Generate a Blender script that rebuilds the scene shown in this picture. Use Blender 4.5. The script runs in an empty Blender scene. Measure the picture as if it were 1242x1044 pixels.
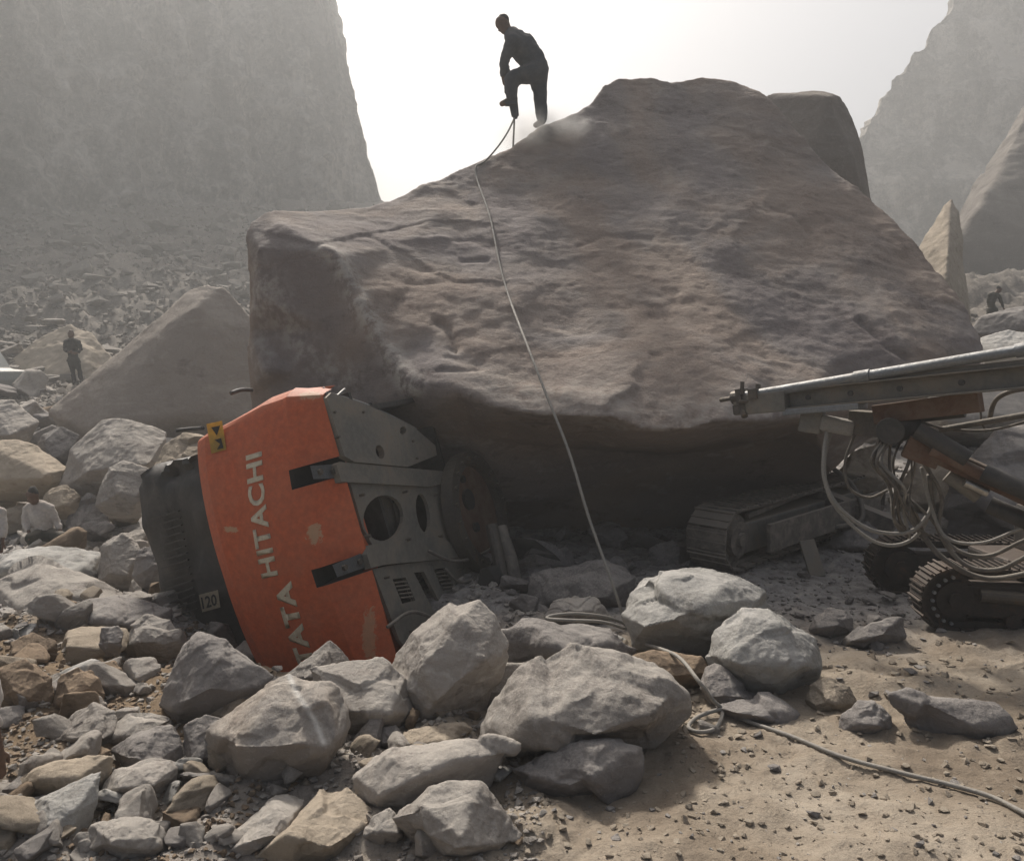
import bpy, bmesh, math, random
import numpy as np
from mathutils import Vector, Matrix, geometry
random.seed(7); rng = np.random.default_rng(7)
S = bpy.context.scene; COL = S.collection; R = math.radians
# ------------------------------------------------------------------ camera
FPX, CX, CY, TH = 950.0, 621.0, 522.0, R(4.33)
CAM = Vector((0, 0, 2.1))
cd = bpy.data.cameras.new("camera"); cam = bpy.data.objects.new("camera", cd); COL.objects.link(cam)
cam.location = CAM; cam.rotation_euler = (R(90) - TH, 0, 0)
cd.sensor_width = 36; cd.lens = 36 * FPX / 1242; cd.clip_start = .05; cd.clip_end = 2000
S.camera = cam
# ------------------------------------------------------------------ light
SUN_DIR = Vector((-.30, .76, .86)).normalized()      # towards the sun: behind the boulder, a little to the left
elev = math.asin(SUN_DIR.z); az = math.atan2(SUN_DIR.x, SUN_DIR.y)
w = bpy.data.worlds.new("World"); S.world = w; w.use_nodes = True
nt = w.node_tree; bg = nt.nodes['Background']
sky = nt.nodes.new('ShaderNodeTexSky'); sky.sky_type = 'NISHITA'; sky.sun_disc = False
sky.sun_elevation = elev; sky.sun_rotation = az; sky.dust_density = 7; sky.air_density = 1.0; sky.ozone_density = 1
hs = nt.nodes.new('ShaderNodeHueSaturation'); hs.inputs['Saturation'].default_value = .72
nt.links.new(sky.outputs[0], hs.inputs['Color']); nt.links.new(hs.outputs[0], bg.inputs[0])
bg.inputs[1].default_value = .078
sl = bpy.data.lights.new("sun", 'SUN'); sl.energy = 5.0; sl.angle = R(5); sl.color = (1, .945, .87)
so = bpy.data.objects.new("sun", sl); COL.objects.link(so); so.rotation_euler = SUN_DIR.to_track_quat('Z', 'Y').to_euler()
so.location = (0, 0, 60)
S.view_settings.view_transform = 'Standard'; S.view_settings.look = 'None'; S.view_settings.exposure = 0.48
S.cycles.volume_bounces = 0; S.cycles.max_bounces = 6; S.cycles.diffuse_bounces = 3
S.cycles.volume_step_rate = 4; S.cycles.transparent_max_bounces = 8

# ------------------------------------------------------------------ pixel <-> world helpers (design aid)
CT, ST = math.cos(TH), math.sin(TH)
def ray(px, py):
    u = (px - CX) / FPX; v = (CY - py) / FPX
    return Vector((u, CT + v * ST, -ST + v * CT))
def P(px, py, d):
    r = ray(px, py); return CAM + r * (d / r.y)
def proj_np(p):
    q = p - np.array(CAM); z = q[:, 1] * CT - q[:, 2] * ST; v = q[:, 1] * ST + q[:, 2] * CT
    return np.stack([CX + FPX * q[:, 0] / z, CY - FPX * v / z], 1)

# ------------------------------------------------------------------ numpy gradient noise
_perm = np.random.default_rng(3).permutation(256); _perm = np.concatenate([_perm, _perm, _perm])
_g = np.random.default_rng(5).normal(size=(256, 3)); _g /= np.linalg.norm(_g, axis=1)[:, None]
def pn(p):
    i = np.floor(p).astype(int); f = p - i; i &= 255
    u = f * f * f * (f * (f * 6 - 15) + 10); r = 0
    for dx in (0, 1):
        for dy in (0, 1):
            for dz in (0, 1):
                h = _perm[_perm[_perm[(i[:, 0] + dx) & 255] + ((i[:, 1] + dy) & 255)] + ((i[:, 2] + dz) & 255)]
                g = _g[h]; q = f - np.array([dx, dy, dz])
                wgt = (u[:, 0] if dx else 1 - u[:, 0]) * (u[:, 1] if dy else 1 - u[:, 1]) * (u[:, 2] if dz else 1 - u[:, 2])
                r = r + wgt * (q * g).sum(1)
    return r * 1.5
def fbm(p, o=4, gain=.5):
    a, s = 1., 0
    for k in range(o): s = s + a * pn(p * 2 ** k + 17.3 * k); a *= gain
    return s
def ridged(p, o=4, gain=.5):
    a, s = 1., 0
    for k in range(o): s = s + a * (1 - 2 * np.abs(pn(p * 2 ** k + 9.1 * k))); a *= gain
    return s
def facets(p, cell, tilt, seed, warp=.25, n=None):
    """broken planar plates: every point belongs to the nearest of many random seeds and is pushed by that seed's tilted plane"""
    r = np.random.default_rng(int(seed)); lo, hi = p.min(0) - cell * .3, p.max(0) + cell * .3
    n = n or int(min(420, max(6, np.prod(np.maximum((hi - lo) / cell, 1)) * .9)))
    S_ = r.uniform(lo, hi, (n, 3)); T_ = r.normal(0, tilt, (n, 3)); H_ = r.normal(0, tilt * .25 * cell, n)
    q = p + warp * cell * np.stack([pn(p / cell * 1.3 + 3.3), pn(p / cell * 1.3 + 8.1), pn(p / cell * 1.3 + 15.7)], 1)
    out = np.empty(len(p))
    for a in range(0, len(p), 20000):
        d2 = ((q[a:a + 20000, None, :] - S_[None]) ** 2 * np.array([1, 1, 1.6])).sum(2); kk = np.argpartition(d2, 1, axis=1)[:, :2]; dd = np.sqrt(np.take_along_axis(d2, kk, 1))
        v = [((q[a:a + 20000] - S_[kk[:, j]]) * T_[kk[:, j]]).sum(1) + H_[kk[:, j]] for j in (0, 1)]
        w1 = .5 + .5 * np.sign(dd[:, 1] - dd[:, 0]) * ss(0, cell * .13, np.abs(dd[:, 1] - dd[:, 0])); out[a:a + 20000] = v[0] * w1 + v[1] * (1 - w1)
    return out
def ss(a, b, x):
    t = np.clip((x - a) / (b - a), 0, 1); return t * t * (3 - 2 * t)

# ------------------------------------------------------------------ ground height
def g_np(x, y, fine=True):
    x = np.asarray(x, float); y = np.asarray(y, float)
    L = ss(-1.0, -4.5, x)
    left = -.5 * ss(6.5, 9.5, y) + .155 * np.maximum(y - 12.2, 0) * (y < 27) + (y >= 27) * (.155 * 14.8 + .30 * np.minimum(y - 27, 62))
    right = .15 * np.minimum(np.maximum(y - 9.5, 0), 30) + .12 * np.clip(y - 24, 0, 50)
    z = L * left + (1 - L) * right
    z = z - .10 * ss(5.2, 3.4, y) * ss(-.2, -1.2, x)
    z = z - .50 * np.exp(-((x + 1.85) / 1.35) ** 4 - ((y - 6.35) / .75) ** 4)
    if fine:
        p = np.stack([x, y, 0 * x], -1).reshape(-1, 3)
        far = 1 + ss(10, 30, y) * 6
        rub = ss(.9, -.6, x - .25 * (y - 3.5)) 
        n = .055 * fbm(p * 1.1, 3) + .042 * fbm(p * 3.4, 4) * (.4 + np.clip(fbm(p * .9 + 7, 2) + .4, 0, 1)) + .010 * ridged(p * 9, 4) * (.5 + np.clip(pn(p * 1.3 + 3) + .3, 0, 1))
        lump = .05 * fbm(p * 2.6, 4)
        z = z + n.reshape(z.shape) * (1 + ss(10, 30, y) * 1.2) + lump.reshape(z.shape) * rub + (.55 * fbm(p * .22 + 4, 3)).reshape(z.shape) * ss(13, 26, y) + (.5 * ridged(p * .5 + 4, 4) - .3).reshape(z.shape) * ss(24, 40, y) * 1.2
    return z
def g(x, y): return float(g_np(np.array([x]), np.array([y]), True)[0])
def g0(x, y): return float(g_np(np.array([x]), np.array([y]), False)[0])
def gd(px, py):
    d = 2.6
    while d < 100:
        p = P(px, py, d)
        if p.z <= g0(p.x, p.y): return d
        d += .04 + d * .004
    return 70

# ------------------------------------------------------------------ materials
MATS = {}
def newmat(name):
    m = bpy.data.materials.new(name); m.use_nodes = True; t = m.node_tree
    return m, t, t.nodes, t.links, t.nodes['Principled BSDF']
def noise_node(N, L, co, scale, detail=6, rough=.6, dist=0):
    n = N.new('ShaderNodeTexNoise'); n.inputs['Scale'].default_value = scale
    n.inputs['Detail'].default_value = detail; n.inputs['Roughness'].default_value = rough; n.inputs['Distortion'].default_value = dist
    L.new(co, n.inputs['Vector']); return n.outputs[0]
def ramp(N, L, fac, stops):
    r = N.new('ShaderNodeValToRGB'); e = r.color_ramp.elements
    while len(e) > 1: e.remove(e[-1])
    e[0].position = stops[0][0]; e[0].color = (*stops[0][1], 1)
    for p_, c in stops[1:]:
        k = e.new(p_); k.color = (*c, 1)
    L.new(fac, r.inputs[0]); return r.outputs[0]
def mix(N, L, fac, a, b, mode='MIX'):
    m = N.new('ShaderNodeMix'); m.data_type = 'RGBA'; m.blend_type = mode
    for sock, v in ((m.inputs[0], fac), (m.inputs[6], a), (m.inputs[7], b)):
        if isinstance(v, (int, float)): sock.default_value = v
        elif isinstance(v, tuple): sock.default_value = (*v, 1)
        else: L.new(v, sock)
    return m.outputs[2]
def math_(N, L, op, a, b=0.):
    m = N.new('ShaderNodeMath'); m.operation = op
    for s_, v in ((m.inputs[0], a), (m.inputs[1], b)):
        if isinstance(v, (int, float)): s_.default_value = v
        else: L.new(v, s_)
    return m.outputs[0]
def bumpit(N, L, b, h, strength, dist, prev=None):
    m = N.new('ShaderNodeBump'); m.inputs['Strength'].default_value = strength; m.inputs['Distance'].default_value = dist
    L.new(h, m.inputs['Height'])
    if prev: L.new(prev, m.inputs['Normal'])
    L.new(m.outputs[0], b.inputs['Normal']); return m.outputs[0]
def rockmat(name, dark, mid, light, sc=1., dust=(.34, .30, .26), dustamt=.5, rough=.93, bump=.5, strata=None, vein=False, flat=True):
    m, t, N, L, b = newmat(name)
    tc = N.new('ShaderNodeTexCoord'); co = tc.outputs['Object']
    oi = N.new('ShaderNodeObjectInfo')
    ad = N.new('ShaderNodeVectorMath'); ad.operation = 'MULTIPLY_ADD'
    L.new(oi.outputs['Random'], ad.inputs[0]); ad.inputs[1].default_value = (31, 17, 23); L.new(co, ad.inputs[2])
    co = ad.outputs[0]
    n1 = noise_node(N, L, co, 1.6 * sc, 8, .62, .6)
    n2 = noise_node(N, L, co, 9 * sc, 8, .68)
    n3 = noise_node(N, L, co, 38 * sc, 8, .78)
    if not strata:
        mp = N.new('ShaderNodeMapping'); mp.inputs['Rotation'].default_value = (.5, .4, .3); mp.inputs['Scale'].default_value = (2.0 * sc, 2.6 * sc, 11 * sc); L.new(co, mp.inputs['Vector'])
        nst = noise_node(N, L, mp.outputs[0], 1.0, 8, .65, .8)
        f = math_(N, L, 'ADD', math_(N, L, 'MULTIPLY', n1, .55), math_(N, L, 'ADD', math_(N, L, 'MULTIPLY', n2, .15), math_(N, L, 'MULTIPLY', nst, .30)))
    else: f = math_(N, L, 'ADD', math_(N, L, 'MULTIPLY', n1, .5), math_(N, L, 'MULTIPLY', n2, .5))
    if strata:
        mp = N.new('ShaderNodeMapping'); mp.inputs['Rotation'].default_value = strata[0]; mp.inputs['Scale'].default_value = strata[1]
        L.new(co, mp.inputs['Vector'])
        ns = noise_node(N, L, mp.outputs[0], 1.0, 7, .65, .3)
        f = math_(N, L, 'ADD', math_(N, L, 'MULTIPLY', f, .5), math_(N, L, 'MULTIPLY', ns, .5))
    c = ramp(N, L, f, [(.36, dark), (.46, mid), (.54, mid), (.66, light)] if flat else [(.41, dark), (.49, mid), (.57, light)])
    # object to object variety
    v = math_(N, L, 'ADD', math_(N, L, 'MULTIPLY', oi.outputs['Random'], .5), .75)
    hsv = N.new('ShaderNodeHueSaturation'); L.new(v, hsv.inputs['Value']); L.new(c, hsv.inputs['Color'])
    c = hsv.outputs[0]
    # speckle
    c = mix(N, L, math_(N, L, 'MULTIPLY', ss_node(N, L, n3, .52, .70), .38), c, light)
    c = mix(N, L, math_(N, L, 'MULTIPLY', ss_node(N, L, n3, .42, .30), .28), c, dark)
    # settled dust on upward faces
    ge = N.new('ShaderNodeNewGeometry'); sx = N.new('ShaderNodeSeparateXYZ'); L.new(ge.outputs['Normal'], sx.inputs[0])
    up = ss_node(N, L, sx.outputs[2], .15, .95)
    dm = math_(N, L, 'MULTIPLY', math_(N, L, 'MULTIPLY', up, ss_node(N, L, math_(N, L, 'ADD', math_(N, L, 'MULTIPLY', n1, .5), math_(N, L, 'MULTIPLY', n3, .5)), .40, .56)), dustamt)
    c = mix(N, L, dm, c, dust)
    if vein:
        nz_ = noise_node(N, L, co, .45, 5, .6, .8)
        c = mix(N, L, ss_node(N, L, nz_, .42, .60), c, mix(N, L, .75, c, (1.15, 1.04, .94), 'MULTIPLY'))
        c = mix(N, L, ss_node(N, L, nz_, .50, .34), c, mix(N, L, .8, c, (.86, .86, .91), 'MULTIPLY'))
        at = N.new('ShaderNodeAttribute'); at.attribute_name = 'vein'
        vm = math_(N, L, 'MULTIPLY', at.outputs['Fac'], ss_node(N, L, n2, .40, .62) if strata else ss_node(N, L, n2, .25, .45))
        c = mix(N, L, vm, c, (.48, .44, .39) if strata else (.66, .63, .58))
    L.new(c, b.inputs['Base Color']); b.inputs['Roughness'].default_value = rough
    b.inputs['Specular IOR Level'].default_value = .25
    nb = bumpit(N, L, b, n2, bump, .06 / sc)
    if strata and vein: nb = bumpit(N, L, b, noise_node(N, L, mp.outputs[0], 3.2, 9, .72, .5), .5, .05, nb)
    bumpit(N, L, b, n3, min(1, bump * 1.5), .022 / sc, nb)
    return m
def ss_node(N, L, v, a, b):
    m = N.new('ShaderNodeMapRange'); m.interpolation_type = 'SMOOTHSTEP'
    m.inputs[1].default_value = a; m.inputs[2].default_value = b
    if a > b: m.inputs[1].default_value = b; m.inputs[2].default_value = a; m.inputs[3].default_value = 1; m.inputs[4].default_value = 0
    L.new(v, m.inputs[0]); return m.outputs[0]
def paint(name, col, rough=.5, metal=0., dust=(.30, .25, .20), dustamt=.5, sc=3., chips=None, bump=.15, scratch=None):
    m, t, N, L, b = newmat(name)
    tc = N.new('ShaderNodeTexCoord'); co = tc.outputs['Object']
    n1 = noise_node(N, L, co, sc, 8, .65, .5); n2 = noise_node(N, L, co, sc * 9, 5, .7)
    c = mix(N, L, ss_node(N, L, n2, .3, .75), tuple(k * .8 for k in col), tuple(min(1, k * 1.12) for k in col))
    if chips:
        c = mix(N, L, ss_node(N, L, math_(N, L, 'ADD', math_(N, L, 'MULTIPLY', n1, .6), math_(N, L, 'MULTIPLY', n2, .4)), .56, .62), c, chips)
    c = mix(N, L, math_(N, L, 'MULTIPLY', ss_node(N, L, n1, .35, .75), dustamt), c, dust)
    ge = N.new('ShaderNodeNewGeometry'); sx = N.new('ShaderNodeSeparateXYZ'); L.new(ge.outputs['Normal'], sx.inputs[0])
    c = mix(N, L, math_(N, L, 'MULTIPLY', ss_node(N, L, sx.outputs[2], .3, .95), min(1, dustamt * 1.4)), c, dust)
    if scratch:
        for (loc, rad, st) in scratch:
            sb = N.new('ShaderNodeVectorMath'); sb.operation = 'SUBTRACT'; L.new(co, sb.inputs[0]); sb.inputs[1].default_value = loc
            sc_ = N.new('ShaderNodeVectorMath'); sc_.operation = 'DIVIDE'; L.new(sb.outputs[0], sc_.inputs[0]); sc_.inputs[1].default_value = rad
            ln = N.new('ShaderNodeVectorMath'); ln.operation = 'LENGTH'; L.new(sc_.outputs[0], ln.inputs[0])
            ns = noise_node(N, L, co, 16, 5, .7, 1.5)
            k = math_(N, L, 'SUBTRACT', math_(N, L, 'ADD', ns, .35), math_(N, L, 'MULTIPLY', ln.outputs['Value'], .45))
            c = mix(N, L, math_(N, L, 'MULTIPLY', ss_node(N, L, k, .42, .56), st), c, (.42, .33, .20))
    L.new(c, b.inputs['Base Color']); b.inputs['Metallic'].default_value = metal
    rr = math_(N, L, 'ADD', math_(N, L, 'MULTIPLY', n1, .35), rough - .12); L.new(rr, b.inputs['Roughness'])
    nb_ = bumpit(N, L, b, n1, .35, .05)
    bumpit(N, L, b, n2, bump, .01, nb_)
    return m
M_rock = rockmat('grey_rock', (.16, .138, .12), (.30, .27, .24), (.50, .465, .425), 1.6, (.46, .42, .37), .75)
M_rockvein = rockmat('veined_grey_rock', (.16, .138, .12), (.30, .27, .24), (.50, .465, .425), 1.6, (.46, .42, .37), .75, vein=True)
M_rockw = rockmat('pale_rock', (.22, .205, .185), (.37, .355, .325), (.55, .53, .49), 1.8, (.50, .475, .44), .6)
M_rocktan = rockmat('tan_rock', (.17, .135, .10), (.31, .26, .20), (.46, .40, .325), 1.6, (.48, .40, .31), .7)
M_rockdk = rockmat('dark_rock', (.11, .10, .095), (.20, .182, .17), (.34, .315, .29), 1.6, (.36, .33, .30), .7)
M_clod = rockmat('brown_clod', (.11, .08, .055), (.20, .15, .105), (.33, .255, .18), 1.8, (.34, .25, .17), .6)
M_big = rockmat('giant_boulder_rock', (.115, .093, .083), (.215, .182, .162), (.35, .31, .275), .8, (.38, .34, .305), .5, bump=.42,
                strata=((0, R(14), 0), (.7, .9, 2.4)), vein=True)
M_mid = rockmat('hillside_rock', (.16, .135, .115), (.27, .232, .20), (.40, .355, .31), .35, (.42, .37, .32), .6)
M_cliff = rockmat('cliff_rock', (.06, .053, .045), (.22, .20, .17), (.62, .565, .49), .11, (.30, .28, .25), .6, bump=1.,
                  strata=((0, R(8), 0), (.22, .22, .07)), flat=False)  # strong mottling also paints lit and shaded relief into the rock colour

# ------------------------------------------------------------------ object helpers
def tag(o, label=None, cat=None, group=None, kind=None):
    if label: o['label'] = label
    if cat: o['category'] = cat
    if group: o['group'] = group
    if kind: o['kind'] = kind
    return o
def root_loc(p):
    v = Vector((0, 0, 0))
    while p is not None: v += p.location; p = p.parent
    return v
def link(name, me, m, parent=None, loc=None):
    o = bpy.data.objects.new(name, me); COL.objects.link(o)
    if m is not None and not len(me.materials): me.materials.append(m)
    if parent is not None:
        me.transform(Matrix.Translation(-root_loc(parent))); o.parent = parent
    elif loc is not None:
        me.transform(Matrix.Translation(-Vector(loc))); o.location = loc
    return o
def thing(name, loc, label, cat, group=None):
    o = bpy.data.objects.new(name, None); COL.objects.link(o); o.location = loc; o.empty_display_size = .1
    return tag(o, label, cat, group)
def smooth(me, on=True):
    me.polygons.foreach_set('use_smooth', [on] * len(me.polygons)); me.update()
def obj(name, bm, m, parent=None, loc=None, sm=False, bevel=0):
    me = bpy.data.meshes.new(name); bm.to_mesh(me); bm.free()
    if bevel:
        me = apply_mods(me, [('BEVEL', dict(width=bevel, segments=2, limit_method='ANGLE', angle_limit=R(35)))])
    if sm: smooth(me)
    return link(name, me, m, parent, loc)
def apply_mods(me, mods):
    o = bpy.data.objects.new('tmp', me); tmpc = COL; tmpc.objects.link(o)
    for typ, kw in mods:
        md = o.modifiers.new('m', typ)
        for k, v in kw.items(): setattr(md, k, v)
    dg = bpy.context.evaluated_depsgraph_get(); dg.update()
    r = bpy.data.meshes.new_from_object(o.evaluated_get(dg), depsgraph=dg)
    bpy.data.objects.remove(o); return r
def box(bm, c, s, rot=None, basis=None):
    r = bmesh.ops.create_cube(bm, size=1)
    Mx = Matrix.Diagonal((s[0], s[1], s[2], 1))
    if basis is not None: Mx = basis @ Mx
    elif rot is not None: Mx = rot.to_4x4() @ Mx
    Mx = Matrix.Translation(c) @ Mx
    bmesh.ops.transform(bm, matrix=Mx, verts=r['verts'])
def cyl(bm, a, b, r0, r1=None, seg=16, caps=True):
    a = Vector(a); b = Vector(b); r1 = r0 if r1 is None else r1; d = b - a
    r = bmesh.ops.create_cone(bm, cap_ends=caps, segments=seg, radius1=r0, radius2=r1, depth=d.length)
    Mx = Matrix.Translation((a + b) / 2) @ d.to_track_quat('Z', 'Y').to_matrix().to_4x4()
    bmesh.ops.transform(bm, matrix=Mx, verts=r['verts'])
def cat_rom(pts, n=8):
    pts = [Vector(p) for p in pts]; q = [pts[0] * 2 - pts[1]] + pts + [pts[-1] * 2 - pts[-2]]; out = []
    for i in range(1, len(q) - 2):
        for k in range(n):
            t = k / n; a, b, c, d = q[i - 1], q[i], q[i + 1], q[i + 2]
            out.append(.5 * ((2 * b) + (c - a) * t + (2 * a - 5 * b + 4 * c - d) * t * t + (3 * b - a - 3 * c + d) * t ** 3))
    out.append(pts[-1]); return out
def tube(bm, pts, r, n=8, seg=8):
    c = cat_rom(pts, n) if n > 1 else [Vector(p) for p in pts]; prev = None; rings = []
    up = Vector((0.13, .2, 1)).normalized()
    for i, p in enumerate(c):
        t = (c[min(i + 1, len(c) - 1)] - c[max(i - 1, 0)]).normalized()
        s = t.cross(up); s = s.normalized() if s.length > 1e-3 else Vector((1, 0, 0)); u2 = s.cross(t)
        up = u2
        rings.append([bm.verts.new(p + (s * math.cos(a) + u2 * math.sin(a)) * r) for a in [2 * math.pi * k / seg for k in range(seg)]])
    for a, b in zip(rings, rings[1:]):
        for k in range(seg): bm.faces.new((a[k], a[(k + 1) % seg], b[(k + 1) % seg], b[k]))
    bm.faces.new(rings[0][::-1]); bm.faces.new(rings[-1])

# ------------------------------------------------------------------ rock builder
def coords(me):
    a = np.empty(len(me.vertices) * 3, np.float32); me.vertices.foreach_get('co', a); return a.reshape(-1, 3).astype(float)
def normals(me):
    a = np.empty(len(me.vertices) * 3, np.float32); me.vertices.foreach_get('normal', a); return a.reshape(-1, 3).astype(float)
def setco(me, p): me.vertices.foreach_set('co', p.astype(np.float32).ravel()); me.update()
def hull_mesh(pts, chips=0):
    bm = bmesh.new(); vs = [bm.verts.new(p) for p in pts]
    r = bmesh.ops.convex_hull(bm, input=vs)
    junk = [e for e in r['geom_interior'] if isinstance(e, bmesh.types.BMVert)]
    junk += [v for v in bm.verts if not v.link_faces]
    bmesh.ops.delete(bm, geom=list(set(junk)), context='VERTS')
    cuts = random.Random(len(pts) * 7 + int(abs(pts[0].x) * 1000))
    c = sum((v.co for v in bm.verts), Vector()) / len(bm.verts)
    for k in range(chips):
        n = Vector((cuts.gauss(0, 1), cuts.gauss(-.5, .8), cuts.gauss(.3, 1))).normalized()
        sup = max((v.co - c).dot(n) for v in bm.verts)
        r = bmesh.ops.bisect_plane(bm, geom=bm.verts[:] + bm.edges[:] + bm.faces[:], plane_co=c + n * sup * cuts.uniform(.84, .95), plane_no=n, clear_outer=True)
        ed = [e for e in r['geom_cut'] if isinstance(e, bmesh.types.BMEdge)]
        if ed: bmesh.ops.edgeloop_fill(bm, edges=ed)
    me = bpy.data.meshes.new('rock'); bm.to_mesh(me); bm.free(); return me
def rockify(me, size, seed, amp=.035, res=46, it=1, voxel=None, fr=1.0, strat=0, fac=.36):
    vx = voxel or max(.006, size / res)
    me2 = apply_mods(me, [('REMESH', dict(mode='VOXEL', voxel_size=vx))] + ([('SMOOTH', dict(factor=.5, iterations=it))] if it else []))
    p = coords(me2); n = normals(me2); k = fr / size
    o = np.array([seed * 3.7, seed * 1.3, seed * 2.1])
    q = p * k + o
    d = amp * .45 * fbm(q * 1.5, 3, .5) + amp * .30 * (ridged(q * 3.3 + 4, 5, .62) - .6) * .6 + amp * .55 * np.round(fbm(q * 1.4 + 9, 2) * 4) / 4
    # knocked-off chips: flat bites
    ch = pn(q * 4.3 + 11); d = d - amp * .8 * np.clip(ch - .22, 0, .2) * 2.0
    d = d + amp * .22 * fbm(q * 14, 3, .6)
    d = d + fac * (facets(q, .42, .16, seed + 3, .12) + .5 * facets(q, .17, .14, seed + 9, .2, n=90))
    if strat:
        st = np.abs(((q[:, 2] * 7 + pn(q * 2) * 1.3) % 1) - .5); d = d - strat * amp * ss(.12, .0, st)
    p = p + n * (d * size)[:, None]; setco(me2, p); smooth(me2)
    return me2
ROCKN = [0]
def in_poly(x, y, poly):
    c = False
    for i in range(len(poly)):
        (ax, ay), (bx_, by_) = poly[i], poly[i - 1]
        if (ay > y) != (by_ > y) and x < (bx_ - ax) * (y - ay) / (by_ - ay) + ax: c = not c
    return c
def rock(label, out, d=None, th=.8, ridge=None, lean=.35, m=None, amp=.022, name='rock', cat='rock', group=None, res=76, lift=0., kind=None, sink=.12, it=0, strat=0, chips=4, grow=1.05, vein=None):
    ROCKN[0] += 1; rr = random.Random(ROCKN[0] * 13 + 5)
    bx, by = max(out, key=lambda q: q[1]); cx = sum(q[0] for q in out) / len(out); cy = sum(q[1] for q in out) / len(out)
    d = (gd(bx, by - 4) + lift) if d is None else (min(d, gd(bx, by - 4)) if d < 7 and by > 740 else d)
    out = [(cx + (a - cx) * grow, cy + (b - cy) * grow) for a, b in out]
    x0 = min(q[0] for q in out); x1 = max(q[0] for q in out); y0 = min(q[1] for q in out)
    wd = (x1 - x0) / FPX * d; ht = (by - y0) / FPX * d; size = max(wd, ht); T = th * min(size, 1.4 * ht + .2 * wd) 
    def dp(py): return d + lean * (by - py) / FPX * d
    def Q(px, py, off=0): return P(px, py, dp(py) - off)
    pts = [Q(px, py, 0) for px, py in out]
    if ridge: pts += [Q(a, b, c * T) for a, b, c in ridge]
    else:
        W_, H_ = x1 - x0, by - y0
        for fx, fy, o_ in ((rr.uniform(-.22, .22), rr.uniform(-.30, -.12), rr.uniform(.18, .30)), (rr.uniform(-.34, -.1), rr.uniform(.05, .26), rr.uniform(.32, .5)), (rr.uniform(.1, .34), rr.uniform(.05, .26), rr.uniform(.32, .5))):
            for _ in range(12):
                if in_poly(cx + fx * W_ * 1.2, cy + fy * H_ * 1.2, out): break
                fx *= .8; fy *= .8
            pts.append(Q(cx + fx * W_, cy + fy * H_, T * o_))
    for px, py in out[::2]:
        t = rr.uniform(.72, .92); pts.append(P(cx + (px - cx) * t, cy + (py - cy) * t, dp(py) + T * rr.uniform(.35, .65)))
    # buried foot
    for a in (.25, .75): pts.append(Q(x0 + (x1 - x0) * a, by, -T * .3) - Vector((0, 0, sink * ht + .02)))
    me = hull_mesh(pts, chips); me = rockify(me, size, ROCKN[0], amp, res, it, strat=strat, fac=.48 if d < 12 else .14)
    p = coords(me); base = Vector(((p[:, 0].min() + p[:, 0].max()) / 2, (p[:, 1].min() + p[:, 1].max()) / 2, p[:, 2].min()))
    if vein:
        uv = proj_np(p); best = np.full(len(p), 1e9)
        for (ax0, ay0), (ax1, ay1) in zip(vein, vein[1:]):
            vx, vy = ax1 - ax0, ay1 - ay0; t = np.clip(((uv[:, 0] - ax0) * vx + (uv[:, 1] - ay0) * vy) / (vx * vx + vy * vy), 0, 1)
            best = np.minimum(best, np.hypot(uv[:, 0] - ax0 - t * vx, uv[:, 1] - ay0 - t * vy))
        at = me.attributes.new('vein', 'FLOAT', 'POINT'); at.data.foreach_set('value', (np.exp(-(best / 3.2) ** 2)).astype(np.float32) * 1.0)
    o = link(name, me, m or M_rock, None, base)
    if kind: tag(o, kind=kind)
    else: tag(o, label, cat, group)
    return o

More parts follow.
